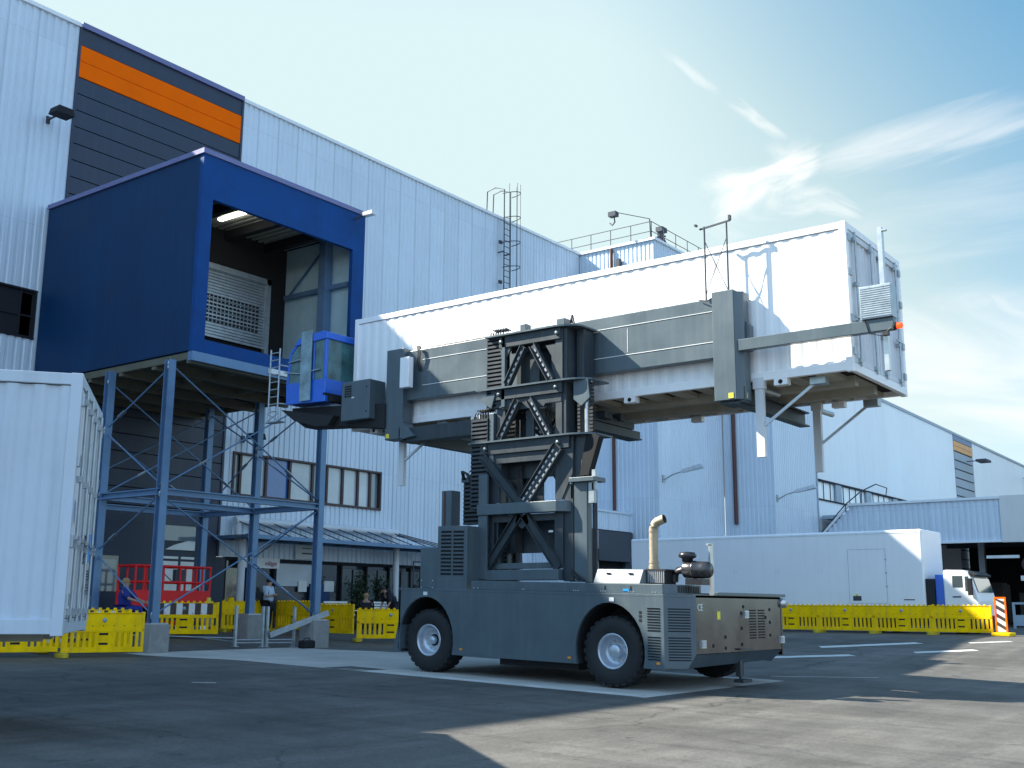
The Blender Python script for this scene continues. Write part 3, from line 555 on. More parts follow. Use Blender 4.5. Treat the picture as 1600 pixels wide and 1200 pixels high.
# underside steel
mb = MB()
for Y in (24.0, 25.5, 27.0, 28.5, 30.0, 31.2): mb.box(x0+.05, x1-.05, Y-.08, Y+.08, 7.45, 7.72)
for X in (17.9, 19.9, 21.9, 23.9): mb.box(X-.05, X+.05, 23.95, 31.3, 7.55, 7.74)
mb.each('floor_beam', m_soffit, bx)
B(x0, x1, 23.78, 23.98, 7.5, 7.75).build('edge_beam', m_steel, bx)
mb = MB(); mb.box(20.4, x1, 23.72, 23.78, 7.58, 7.72); mb.build('bumper_rail', m_signw, bx)
def hcol(x, y, zbot, ztop, name='column'):
    m = MB(); h = .105; tw = .02
    m.box(x-h, x+h, y-h, y-h+tw, zbot, ztop); m.box(x-h, x+h, y+h-tw, y+h, zbot, ztop); m.box(x-.012, x+.012, y-h+tw, y+h-tw, zbot, ztop)
    c = m.build(name, m_steel, bx); B(x-.25, x+.25, y-.25, y+.25, zbot, zbot+.03).build('base_plate', m_galv, c)
    b = MB(); b.box(x-.3, x+.3, y-.3, y+.3, G(x, y)-.1, zbot); b.build('concrete_base', m_conc, c, bevel=.015)
cols = [(17.5, 24.25, .72), (17.5, 26.9, .9), (22.95, 24.2, .78), (22.95, 27.05, .92), (22.95, 29.5, .95), (17.5, 29.7, .95)]
for c in cols: hcol(*c, 7.5)
mb = MB()
for a, b in ((0, 2), (0, 1), (1, 5), (2, 3), (3, 4), (1, 3), (5, 4)):
    A = cols[a]; C_ = cols[b]; mb.bar((A[0], A[1], 3.98), (C_[0], C_[1], 3.98), .18, .035); mb.bar((A[0], A[1], 4.12), (C_[0], C_[1], 4.12), .18, .03); mb.bar((A[0], A[1], 4.05), (C_[0], C_[1], 4.05), .02, .13)
mb.build('cross_beam', m_steel, bx)
def rod(a, b, m1, m2):
    a = Vector(a); b = Vector(b); m1.tube([a, b], .022, 6); p = a+(b-a)*.2; q = a+(b-a)*.2+(b-a).normalized()*.3
    s = (b-a).normalized().cross(Vector((.3, .5, .8))).normalized()*.035
    m2.bar(p+s, q+s, .02, .02); m2.bar(p-s, q-s, .02, .02)
    for e in (a, b): m2.lathe([(0, -.02), (.09, -.02), (.09, .02), (0, .02)], e, 'Y', 8)
m1 = MB(); m2 = MB()
def P3(i, z): return (cols[i][0], cols[i][1], z)
rod(P3(1, 5.9), P3(0, 7.3), m1, m2); rod(P3(1, 5.8), P3(0, 4.2), m1, m2); rod(P3(1, 2.6), P3(0, 4.0), m1, m2); rod(P3(1, 2.5), P3(0, .9), m1, m2)
rod(P3(0, 4.2), P3(2, 7.4), m1, m2); rod(P3(2, 4.2), P3(0, 7.4), m1, m2); rod(P3(0, .95), P3(2, 3.95), m1, m2); rod(P3(2, .95), P3(0, 3.95), m1, m2)
rod(P3(3, 5.9), P3(2, 7.3), m1, m2); rod(P3(3, 5.8), P3(2, 4.2), m1, m2); rod(P3(3, 2.6), P3(2, 4.0), m1, m2); rod(P3(3, 2.5), P3(2, .9), m1, m2)
rod(P3(3, 6.0), P3(4, 7.3), m1, m2); rod(P3(3, 5.9), P3(4, 4.2), m1, m2); rod(P3(1, 4.1), P3(3, 7.2), m1, m2); rod(P3(3, 4.1), P3(1, 7.2), m1, m2)
rod(P3(5, 4.1), P3(4, 7.2), m1, m2); rod(P3(4, 4.1), P3(5, 7.2), m1, m2)
tr = m1.build('tie_rod', m_steel, bx); m2.build('turnbuckle', m_galv, tr)
t = thing('box_lamp', 'small lamp jutting from the upper right corner of the blue box', 'lamp', (23.6, 23.8, 13.1)); mb = MB(); mb.tube([(23.6, 23.8, 13.05), (23.6, 23.35, 13.12)], .03, 6); mb.build('arm', m_grey, t); MB().box(23.52, 23.72, 23.0, 23.4, 13.06, 13.18).build('lamp_head', m_alu, t)

# ------------------------------------------------------------------ container builder (local: x along width 0..W, y along length 0..L, z 0..Hh)
def corr(mb, y0, y1, z0, z1, X, pitch, d, axis='y'):   # trapezoid corrugation on plane x=X, depth d inward
    n = round((y1-y0)/pitch); p = (y1-y0)/n; pr = []
    for i in range(n):
        for u, dd in ((0, 0), (.22, 0), (.3, .12*d), (.46, .88*d), (.54, d), (.72, d), (.80, .88*d), (.94, .12*d)): pr.append((y0+(i+u)*p, dd))
    pr.append((y1, 0)); k = len(pr)
    if axis == 'y': mb.add([(X+dd, y, z0) for y, dd in pr]+[(X+dd, y, z1) for y, dd in pr], [(i, i+1, k+i+1, k+i) for i in range(k-1)])
    else: mb.add([(y, X+dd, z0) for y, dd in pr]+[(y, X+dd, z1) for y, dd in pr], [(i, i+1, k+i+1, k+i) for i in range(k-1)])
def container(name, label, W, L, Hh, loc, rz, dep=.013, mat=None):
    mw = mat or m_white
    t = thing(name, label, 'container'); OFF[t.name] = Vector((0, 0, 0))
    mb = MB(); corr(mb, .12, L-.12, .24, Hh-.14, .02, .285, dep); corr(mb, .12, L-.12, .24, Hh-.14, W-.02, .285, -dep); corr(mb, .1, W-.1, .24, Hh-.14, L-.05, .285, -.036, 'x'); mb.build('corrugated_side', mw, t)
    mb = MB()
    for x in (0, W-.1): mb.box(x, x+.1, .1, L-.1, Hh-.13, Hh); mb.box(x, x+.1, .1, L-.1, .10, .26)
    for y in (0, L-.1): mb.box(0, W, y, y+.1, Hh-.12, Hh+.004); mb.box(0, W, y, y+.1, .10, .26)
    for x in (0, W-.12):
        for y in (0, L-.12): mb.box(x-.002, x+.122, y-.002, y+.122, .08, Hh+.006)
    mb.build('frame_rail', mw, t, bevel=.008)
    B(.1, W-.1, .1, L-.1, Hh-.05, Hh-.02).build('roof', m_white, t)
    B(.1, W-.1, .1, L-.1, .2, .24).build('floor', m_black, t)
    # underside
    mb = MB(); y = .45
    while y < L-.4: mb.box(.1, W*.30, y, y+.30, .10, .19); mb.box(W*.70, W-.1, y, y+.30, .10, .19); y += .62
    mb.box(W*.30, W*.36, .3, L-.3, .0, .19); mb.box(W*.64, W*.70, .3, L-.3, .0, .19); mb.box(W*.36, W*.64, .3, L-.3, .16, .19)
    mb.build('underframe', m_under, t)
    # doors on the y=0 end
    for s in (0, 1):
        a, b = (.12, W/2-.01) if s == 0 else (W/2+.01, W-.12)
        md = MB(); corr(md, a+.1, b-.1, .34, Hh-.22, .035, .22, .03, 'x'); md.box(a, a+.1, .01, .06, .27, Hh-.14); md.box(b-.1, b, .01, .06, .27, Hh-.14); md.box(a+.1, b-.1, .01, .06, .27, .36); md.box(a+.1, b-.1, .01, .06, Hh-.24, Hh-.14)
        d = md.build('door', m_whited, t); mr = MB()
        for x in (a+.28, b-.28):
            mr.tube([(x, -.03, .22), (x, -.03, Hh-.12)], .02, 8)
            for z in (.3, Hh*.35, Hh*.6, Hh-.3): mr.box(x-.06, x+.06, -.045, .02, z, z+.07)
            mr.box(x-.2, x+.03, -.06, -.03, Hh*.38, Hh*.38+.04)
        mr.build('locking_gear', m_galv, d)
        mh = MB(); hx = a if s == 0 else b
        for z in (.4, Hh*.35, Hh*.65, Hh-.35): mh.box(hx-.06, hx+.06, -.03, .02, z, z+.13)
        mh.each('hinge', m_galv, d)
    mb = MB()
    for y in (L*.10, L*.36, L*.68, L*.93):
        for x in (-.0, W-.18): mb.box(x, x+.18, y, y+.26, -.02, .10)
    mb.each('corner_fitting', m_white, t)
    mo = MB()
    for y in (L*.10, L*.36, L*.68, L*.93): mo.lathe([(0, 0), (.045, 0)], (-.003, y+.13, .04), 'X', 12)
    mo.build('fitting_hole', m_black, t)
    t.location = loc; t.rotation_euler = (0, 0, rz); return t
ct = container('lifted_container', 'white corrugated container lifted high by the grey mover, support legs hanging down', 3.1, 12.6, 2.92, (19.4, 6.82, 5.33), 0)
# folded-down support legs of the swap body
def legp(x, y, dz=1.35, side=1):
    mb = MB(); mb.box(x, x+.10, y, y+.16, -dz, .12); mb.box(x-.02, x+.12, y-.03, y+.19, -.05, .16); lg = mb.build('support_leg', m_whited, ct)
    m = MB(); m.bar((x+.05, y, -.75), (x+.3, y-.95, .02), .05, .05); m.box(x+.2, x+.42, y-1.15, y-.85, -.04, .1); m.tube([(x+.05, y+.08, -.04), (x+.9, y+.08, -.02)], .06, 8); m.build('brace', m_galv, lg)
for a in ((.0, 1.75), (2.85, 1.75), (.0, 10.85), (2.85, 10.85)): legp(*a)
# left container, turned
u = Vector((.612, .79)).normalized()
angL = math.atan2(u.y, u.x)             # local +x (width) direction
lc = container('parked_container', 'pale container standing raised at the left edge, door end turned to the machine', 2.75, 12.2, 2.96, (6.94, 11.2, .78), angL, dep=.034, mat=M('weathered_container_white', (.54, .62, .70), .45, 0, .08, .7, streak=.14))
mb = MB()
for y in (1.3, 10.6):
    for x in (.15, 2.35): mb.box(x, x+.14, y, y+.14, -1.2, .1)
mb.each('support_leg', m_white, lc)
mb = MB(); 
for i in range(9): mb.box(2.0+random.random()*.5, 2.55, -.008, .006, .55+i*.035, .563+i*.035)
for i in range(5): mb.box(1.5, 1.58+random.random()*.2, -.008, .006, .9+i*.08, .93+i*.08)
mb.build('stencil_marks', m_txt, lc)
mb = MB(); mb.box(2.0, 2.3, -.012, .004, .95, 1.3); mb.box(.6, .72, -.012, .004, 1.35, 1.6); mb.build('sticker', m_lblue, lc)
text_obj('CAIU', .17, m_txt, lc, (2.02, -.012, 2.35), (1, 0, 0), (0, 0, 1)) if False else None
for z in (.3, 1.2, 2.1): MB().lathe([(0, 0), (.05, 0), (.06, .04), (.04, .1), (0, .11)], (2.76, .12, z), 'X', 10).build('door_knob', m_alu, lc)

# ------------------------------------------------------------------ container mover
mv = thing('container_mover', 'dark grey wheeled container lift truck with a four stage mast and side spreader', 'container mover', (20, 12.7, -.2))
def sh(v): return Vector((v.x, v.y, v.z + .0235*(v.y-12.7) - .2))
def mB(): return MB(sh)
# --- side panels with arches
def arc(c, rz, ry, n=18, z0=.4, cz=.66):
    a0 = math.asin((z0-cz)/rz) if abs(z0-cz) < rz else 0; pts = []
    for i in range(n+1):
        a = a0+(math.pi-2*a0)*i/n; pts.append((c+ry*math.cos(a)*1.0, cz+rz*math.sin(a)))
    return pts
def side(X, X2):
    poly = [(9.85, .4)] + list(reversed(arc(10.98, .87, .74))) + [(12.0, .4), (14.3, .4)] + list(reversed(arc(15.40, .87, .74))) + [(16.25, .4), (16.28, .45), (16.15, 1.0), (16.15, 1.65), (9.85, 1.65)]
    m = mB(); m.prism(poly, 'x', X, X2); return m
body = side(17.7, 17.76).build('side_panel', m_mach, mv, bevel=.006); side(22.24, 22.3).build('side_panel', m_mach, mv)
mb = mB()
for c in (10.98, 15.40):
    pr = arc(c, .87, .74, 18); n = len(pr)
    for xa, xb in ((17.76, 18.6), (21.4, 22.24)): mb.add([(xa, y, z) for y, z in pr]+[(xb, y, z) for y, z in pr], [(i, i+1, n+i+1, n+i) for i in range(n-1)], True)
mb.each('wheel_arch', m_blk, mv)
mb = mB(); mb.box(18.6, 21.4, 9.7, 16.05, .5, 1.64); mb.box(17.78, 18.6, 11.75, 14.6, .42, 1.64); mb.box(21.4, 22.22, 11.75, 14.6, .42, 1.64); mb.box(18.0, 20, 11.85, 13.7, .26, .42); mb.build('chassis', m_blk, mv)
mb = mB(); mb.prism([(17.7, 9.85), (18.15, 9.45), (21.85, 9.45), (22.3, 9.85), (22.3, 16.15), (17.7, 16.15)], 'z', 1.65, 1.70); mb.box(17.7, 22.3, 16.1, 16.15, .45, 1.65); mb.build('deck', m_mach, mv, bevel=.005)
mb = mB(); mb.box(17.78, 17.86, 9.9, 14.28, 1.70, 1.875); mb.box(17.86, 18.6, 9.9, 14.28, 1.84, 1.875); mb.prism([(17.78, 9.9), (17.98, 9.72), (18.9, 9.72), (18.9, 9.9)], 'z', 1.70, 1.875); mb.build('upper_housing', m_mach, mv, bevel=.008)
mb = mB()
for i in range(13): x = 18.0+i*.065; mb.box(x, x+.03, 9.715, 9.722, 1.73, 1.85)
mb.build('housing_vent', m_black, mv)
# end: chamfer panels and polished front
def quadp(p, q, z0, z1, th=.03):
    m = mB(); d = (Vector((*q, 0))-Vector((*p, 0))).normalized(); n = Vector((d.y, -d.x, 0))*-th
    m.add([(*p, z0), (*q, z0), (*q, z1), (*p, z1), (p[0]+n.x, p[1]+n.y, z0), (q[0]+n.x, q[1]+n.y, z0), (q[0]+n.x, q[1]+n.y, z1), (p[0]+n.x, p[1]+n.y, z1)], [(0, 1, 2, 3), (4, 7, 6, 5), (3, 2, 6, 7), (0, 4, 5, 1), (1, 5, 6, 2), (0, 3, 7, 4)]); return m
mB().add([(17.7, 9.85, .42), (18.02, 9.56, .42), (18.15, 9.45, .68), (18.15, 9.45, 1.65), (17.7, 9.85, 1.65)], [(0, 1, 2, 3, 4)]).build('corner_panel', m_mach, mv, fix=False)
quadp((22.3, 9.85), (21.85, 9.45), .55, 1.65).build('corner_panel', m_silver, mv)
mb = mB(); mb.box(18.151, 21.85, 9.45, 9.5, .66, 1.71); fp = mb.build('front_panel', m_silver, mv, bevel=.012)
mB().add([(18.15, 9.45, .66), (21.85, 9.45, .66), (21.7, 9.6, .46), (18.0, 9.6, .42), (18.15, 9.6, .66), (21.85, 9.6, .66)], [(0, 1, 2, 3), (0, 4, 3), (1, 5, 2)]).build('lower_skirt', m_mach, mv)
mb = mB(); mb.box(18.9, 21.9, 9.5, 11.3, 1.70, 1.735); mb.box(19.0, 22.1, 9.44, 9.52, 1.70, 1.76); mb.build('rear_deck_plate', m_mach, mv, bevel=.006)
mb = mB()
for k in range(11):
    for x in (20.35, 20.75): mb.box(x, x+.3, 9.444, 9.451, .9+k*.052, .925+k*.052)
mb.build('grille_slot', m_black, fp)
ml = mB(); ml2 = mB()
for x, z in ((18.35, .84), (21.8, .86), (20.15, 1.36)): ml.box(x-.09, x+.09, 9.40, 9.455, z-.07, z+.07); ml2.box(x-.06, x+.06, 9.385, 9.402, z-.045, z+.045)
hs = ml.each('headlight', m_alu, mv)
for q, (b, f0, nf, nv) in zip(hs, ml2.calls): m_ = MB(sh); m_.add(ml2.v[b:b+nv], [tuple(i-b for i in f) for f in ml2.f[f0:f0+nf]]).build('lens', m_glassw, q)
mB().lathe([(0, -.12), (.09, -.12), (.10, 0), (.10, .14), (0, .14)], (21.95, 9.5, 1.58), 'Y', 16).build('work_light', m_alu, mv)
mb = mB(); mb.box(18.98, 19.1, 9.443, 9.451, 1.27, 1.41); mb.build('sticker', m_ystick, mv)
mb = mB()
for x, z in ((19.3, .95), (19.3, .75), (20.0, 1.38), (20.0, 1.1), (20.0, .8), (21.3, 1.45), (21.3, 1.2), (21.3, .95), (20.1, 1.5), (21.1, 1.3), (18.8, .8)): mb.box(x-.03, x+.03, 9.442, 9.451, z-.03, z+.03)
mb.build('bolt_recess', m_black, fp)
o = text_obj('CE', .17, m_signw, fp, (18.2, 9.444, 1.43-.2-.08), (1, 0, 0), (0, 0, 1)); o.name = 'ce_mark'
# tow hitch / spring leg under the nose
mb = mB(); mb.box(20.1, 20.2, 9.55, 9.65, .2, .5); mb.bar((19.8, 9.4, .72), (20.4, 9.42, .70), .03); mb.tube([(20.2, 9.6, .5), (20.2, 9.6, .12)], .03, 8); mb.tube([(20.5, 9.7, .5), (20.5, 9.7, .2)], .03, 8); mb.box(20.1, 20.5, 9.5, 9.7, .08, .14); mb.build('tow_hitch', m_machd, mv)
# side louvres: near panel and corner panel
mb = mB(); mh = mB(); dx = Vector((.45, -.40, 0)).normalized()
for zb_ in (.55, 1.05):
    for k in range(9):
        z = zb_+k*.048
        mb.box(17.693, 17.702, 9.93, 10.18, z, z+.022); mh.box(17.685, 17.70, 9.93, 10.18, z+.022, z+.028)
        p = Vector((17.7, 9.85, z))+dx*.08+Vector((-.4, -.45, 0)).normalized()*.004; q = p+dx*.42
        mb.add([p, q, q+Vector((0, 0, .022)), p+Vector((0, 0, .022))], [(0, 1, 2, 3)])
mb.build('louvre_slot', m_black, mv, fix=False); mh.build('louvre_lip', m_mach, mv)
mb = mB()
for z in (1.35, 1.28, 1.21): mb.box(17.693, 17.702, 10.30, 10.35, z, z+.045)
mb.build('switch_recess', m_black, mv)
mb = mB()
for y, z in ((15.42, 1.60), (10.92, 1.59)): mb.box(17.69, 17.701, y-.05, y+.05, z-.04, z+.03)
mb.each('reflector', m_signw, mv)
mb = mB()
for y, z in ((14.45, .52), (11.85, .50), (9.97, .50)): mb.box(17.685, 17.701, y-.03, y+.03, z-.018, z+.018)
mb.each('side_marker', m_amber, mv)
mb = mB()
for yy in (14.2, 14.1, 13.0, 12.95, 11.8, 11.75, 11.7, 11.2, 11.15, 11.1, 10.6, 10.5, 10.1, 10.05): mb.lathe([(0, 0), (.012, 0)], (17.774, yy, 1.73), 'X', 8)
for (yy, zz) in ((15.6, 1.72), (15.3, 1.72), (15.6, 1.86), (15.3, 1.86)): mb.lathe([(0, 0), (.014, 0)], (17.776, yy, zz), 'X', 8)
mb.build('screw_heads', m_alu, mv)
# --- wheels
def wheel(name, xo, yc, sgn, lab=None):
    R = .64; W = .5; c = (xo, yc, 0); zc = .655; cw = sh(Vector((xo, yc, zc)))
    e = MB().add([(0, 0, 0)], []) if False else None
    tyre = MB(); s = sgn
    tyre.lathe([(.30, .03), (.34, .0), (.44, -.02), (.55, -.015), (.605, .03), (.625, .07), (.625, W-.07), (.605, W-.03), (.5, W), (.34, W), (.30, W-.03)], cw, 'X', 48, sign=s)
    for k in range(26):
        a = 2*math.pi*k/26
        for j, (t0, t1) in enumerate(((.02, .22), (.28, .48))):
            aa = a+(math.pi/26 if j else 0); da = .07
            vs = []
            for t in (t0, t1):
                for r in (.615, .648 if True else 0):
                    for d in (-da, da): vs.append(Vector(cw)+Vector((t*s, (r-(.02 if t in (.02, .48) else 0))*math.cos(aa+d), (r-(.02 if t in (.02, .48) else 0))*math.sin(aa+d))))
            tyre.add(vs, [(0, 1, 3, 2), (4, 6, 7, 5), (2, 3, 7, 6), (0, 2, 6, 4), (1, 5, 7, 3), (0, 4, 5, 1)])
    w_ = MB(); w_.lathe([(.31, .03), (.325, .005), (.30, .0), (.285, .03), (.27, .09), (.255, .17), (.20, .19), (.12, .19)], cw, 'X', 36, sign=s)
    ob = w_.build('wheel', m_rim, mv); tyre.build('tyre', m_blk, ob)
    h = MB(); h.lathe([(0, .05), (.10, .05), (.125, .07), (.125, .19)] if yc < 13 else [(0, .09), (.07, .09), (.085, .11), (.085, .19)], cw, 'X', 24, sign=s); h.build('hub', m_rim, ob)
    b = MB()
    for k in range(10):
        a = 2*math.pi*k/10+.2; b.lathe([(0, .165), (.018, .165), (.018, .19)], (cw[0], cw[1]+.175*math.cos(a), cw[2]+.175*math.sin(a)), 'X', 6, sign=s)
    b.build('wheel_nut', m_alu, ob)
wheel('wheel', 17.80, 10.98, 1); wheel('wheel', 17.80, 15.40, 1); wheel('wheel', 22.20, 10.98, -1); wheel('wheel', 22.20, 15.40, -1)
# --- rear boxes
mb = mB(); mb.box(17.82, 18.9, 15.21, 15.68, 1.70, 2.54); mb.build('battery_box', m_mach, mv, bevel=.01)
gb = mB().box(17.80, 18.5, 14.42, 15.2, 1.66, 2.98).build('ventilated_cabinet', m_mach, mv, bevel=.012)
mb = mB(); mh = mB()
for k in range(12):
    for y in (14.50, 14.83): mb.box(17.792, 17.801, y, y+.27, 1.98+k*.078, 2.02+k*.078); mh.box(17.783, 17.80, y, y+.27, 2.02+k*.078, 2.027+k*.078)
mb.build('vent_slot', m_black, gb); mh.build('vent_lip', m_mach, gb)
MB().box(18.2, 18.5, 15.18, 15.45, 2.3, 3.62).build('guide_channel', m_mach, mv, bevel=.008); B(18.19, 18.2, 15.34, 15.38, 2.4, 3.6).build('guide_slot', m_brown, mv)
# --- cable chains (world coordinates)
def chain(x, y0, y1, z0, z1, cables=True, d=.16):
    mf = MB(); mf.box(x, x+d, y0, y0+.02, z0, z1); mf.box(x, x+d, y1-.02, y1, z0, z1)
    z = z0
    while z < z1-.05: mf.box(x-.01, x+.02, y0, y1, z, z+.045); mf.box(x+d-.02, x+d, y0, y1, z+.02, z+.05); z += .088
    bk = MB(); bk.box(x+.03, x+d-.03, y0+.02, y1-.02, z0, z1-.04)
    c = mf.build('cable_chain', m_machd, mv, extra=[(bk, m_black)])
    mc = MB(); n = 6
    for i in range(n):
        yy = y0+.05+(y1-y0-.1)*i/(n-1); mc.tube([(x+.06+.03*(i % 2), yy, z0), (x+.07, yy, z1), (x+.07, yy+.0, z1+.1), (x+.12, yy-.02, z1+.2), (x+.25, yy-.08, z1+.16)], .016, 6)
    mc.build('hose', m_cable, c)
chain(18.35, 13.95, 14.38, 5.3, 6.85); chain(18.3, 14.30, 14.74, 3.2, 5.12)
chain(18.45, 14.62, 15.05, 2.9, 3.85, d=.2); chain(18.6, 13.98, 14.20, 1.95, 3.95, d=.14); chain(18.75, 13.9, 14.2, 4.4, 5.5, d=.14)
mb = MB(); mb.box(18.2, 18.26, 14.22, 14.45, 1.75, 3.9); mb.box(18.3, 18.45, 13.86, 13.95, 5.3, 6.85); mb.box(18.32, 18.5, 14.16, 14.28, 4.0, 5.2); mb.box(18.42, 18.9, 14.45, 15.1, 3.8, 3.9); mb.build('chain_carrier', m_mach, mv, bevel=.006)
# --- mast stages
XF, XB = 18.38, 19.06
mast = {}
def plate_z(z, ya, yb, x0=18.22, x1=19.12, t=.035):      # flange with rounded front right corner
    r = .28; pts = [(x0, yb)]
    pts = [(x0, yb), (x1, yb), (x1, ya)] + [(x0+r-r*math.sin(a)*1.0 + 0, ya+r-r*math.cos(a)) for a in [0.001]]
    pts = [(x0, yb), (x1, yb), (x1, ya), (x0+.34, ya)] + [(x0+.34-.34*math.sin(a), ya+.34*1.8-.34*1.8*math.cos(a)) for a in [math.pi/2*k/8 for k in range(1, 9)]]
    return MB().prism(pts, 'z', z-t, z)
def stage(nm, posts, z0, z1, W=.0):
    return None
# outer stage (A): base frame
sA = MB(); sA.box(XF-.05, XF+.15, 14.14, 14.40, 1.7, 3.3); sA.box(XF-.05, XF+.02, 12.42, 12.62, 1.94, 3.1); sA.box(XF, XB, 12.20, 12.44, 1.7, 3.6)
sA.box(XB-.1, XB, 14.0, 14.4, 1.7, 3.3); sA.box(XB-.1, XB, 12.44, 12.7, 1.7, 3.3)
mA = MB().box(XF+.02, XB, 14.08, 14.14, 1.7, 3.2).build('mast_outer_stage', m_machd, mv, bevel=.008); sA.each('mast_post', m_machd, mA, .008)
mb = MB(); mb.box(XF-.22, XF-.02, 12.46, 14.46, 3.05, 3.27); mb.prism([(XF-.22, 12.46), (XF-.02, 12.46), (XF+.35, 12.2), (XF+.35, 12.1), (XF-.1, 12.3)], 'z', 3.05, 3.27); mb.build('front_cross_beam', m_mach, mA, bevel=.01)
mb = MB(); mb.box(XF-.16, XF+.2, 12.46, 14.44, 1.72, 1.93); mb.box(XF+.1, XF+.5, 12.35, 12.5, 1.7, 1.9); mb.box(XF+.0, XF+.06, 12.6, 14.2, 1.95, 2.07); mb.build('foot_beam', m_mach, mA, bevel=.01)
mb = MB(); mb.box(XF-.04, XF+.03, 12.45, 14.2, 2.9, 3.04); mb.box(XF+.3, XF+.34, 12.6, 14.1, 2.36, 3.02); mb.box(XF+.28, XF+.36, 12.6, 14.1, 2.28, 2.36); mb.build('back_plate', m_machd, mA)
def brace(mb, y0, z0, y1, z1, x, w=.15, d=.07, holes=None, rows=(0,)):
    mb.bar((x, y0, z0), (x, y1, z1), w, d, up=(1, 0, 0))
    # bright edge flanges
    dv = Vector((0, y1-y0, z1-z0)).normalized(); nv = Vector((0, -dv.z, dv.y))
    for s in (-1, 1):
        o = nv*s*(w/2); mb.bar(Vector((x-.03, y0, z0))+o, Vector((x-.03, y1, z1))+o, .014, .13, up=(1, 0, 0))
    if holes is not None:
        L = math.hypot(y1-y0, z1-z0); n = int(L/.13)
        for r in rows:
            for i in range(n):
                c = Vector((x-.042, y0, z0))+dv*(.1+i*.13)+nv*r; holes.bar(c, c+dv*.07, .035, .012, up=(1, 0, 0))
hl = MB(); mb = MB(); brace(mb, 14.30, 1.96, 13.45, 3.03, XF-.05, .17); brace(mb, 12.50, 1.96, 13.33, 3.03, XF-.05, .17)
mb.prism([(13.28, 3.04), (13.52, 3.04), (13.56, 2.86), (13.39, 2.75), (13.22, 2.86)], 'x', XF-.085, XF-.02)
mb.build('a_frame_brace', m_machd, mA)
MB().box(XF-.02, XF+.0, 12.68, 12.78, 2.66, 2.70).build('label_plate', m_signw, mA)
# right guide column with cap
mb = MB(); mb.box(XF-.0, XF+.16, 11.88, 12.18, 1.68, 3.62); mb.box(XF-.1, XF+.35, 11.66, 12.24, 3.62, 3.71); gc = mb.build('guide_column', m_mach, mA, bevel=.008)
mb = MB()
for y in (11.80, 11.74): mb.tube([(XF+.12, y, 1.7), (XF+.12, y, 3.6)], .025, 8)
mb.tube([(XF+.1, 12.3, 2.0), (XF-.05, 12.2, 1.85), (XF-.1, 12.0, 1.72)], .025, 6); mb.tube([(XF+.12, 12.35, 2.03), (XF-.02, 12.15, 1.85), (XF-.08, 11.9, 1.7)], .02, 6); mb.build('hydraulic_line', m_cable, gc)
mb = MB(); mb.box(XF+.0, XF+.12, 11.72, 11.84, 3.2, 3.6); mb.box(XF+.0, XF+.08, 11.68, 11.76, 3.45, 3.85); mb.build('valve', m_galv, gc)
# stage B: trapezoid with V brace
mb = MB(); mb.prism([(14.68, 4.55), (14.28, 4.55), (14.02, 4.05), (14.02, 3.3), (14.36, 3.3), (14.42, 3.75)], 'x', XF-.02, XF+.03)
mb.prism([(12.62, 4.55), (12.62, 3.3), (12.46, 3.3), (12.20, 3.8), (12.18, 4.55)], 'x', XF-.02, XF+.03)
mb.prism([(12.19, 4.55), (12.22, 3.75), (12.05, 3.65), (11.80, 4.55)], 'x', XF+.05, XF+.1)
mb.box(XF, XB, 12.20, 12.26, 3.3, 4.56); mb.box(XF, XB, 14.0, 14.06, 3.3, 4.56); mb.box(XB-.06, XB, 12.3, 12.6, 3.3, 4.56); mb.box(XB-.06, XB, 14.0, 14.3, 3.3, 4.56)
mB_ = MB().box(XF+.2, XF+.24, 12.3, 14.0, 4.2, 4.5).build('mast_second_stage', m_machd, mv, bevel=.006); mb.each('side_plate', m_machd, mB_, .006)
mb = MB(); mb.box(XF-.08, XF+.03, 12.25, 14.5, 4.32, 4.565); mb.box(XF-.03, XF+.04, 12.5, 14.35, 4.12, 4.32); mb.build('header_beam', m_machd, mB_, bevel=.008)
plate_z(4.60, 11.72, 14.76).build('flange_plate', m_mach, mB_)
mb = MB(); brace(mb, 14.42, 4.3, 13.55, 3.36, XF-.05, .17); brace(mb, 12.5, 4.35, 13.32, 3.3, XF-.05, .24, holes=hl, rows=(-.055, .055)); mb.prism([(13.75, 3.28), (13.2, 3.28), (13.3, 3.45), (13.6, 3.42)], 'x', XF-.08, XF-.03); mb.build('v_brace', m_machd, mB_)
mb = MB(); mb.box(XF+.3, XF+.35, 12.7, 14.0, 3.82, 4.2); mb.box(XF+.32, XF+.36, 13.15, 13.5, 3.3, 3.8); brace(mb, 13.7, 3.95, 14.2, 3.3, XB-.05, .12); brace(mb, 13.0, 3.9, 12.6, 3.3, XB-.05, .12); mb.build('inner_bracing', m_machd, mB_)
# slanted chain cover on the right
MB().prism([(11.72, 4.56), (11.60, 4.5), (11.86, 3.75), (12.06, 3.75), (11.9, 4.56)], 'x', XF+.02, XF+.2).build('chain_cover', m_black, mB_)
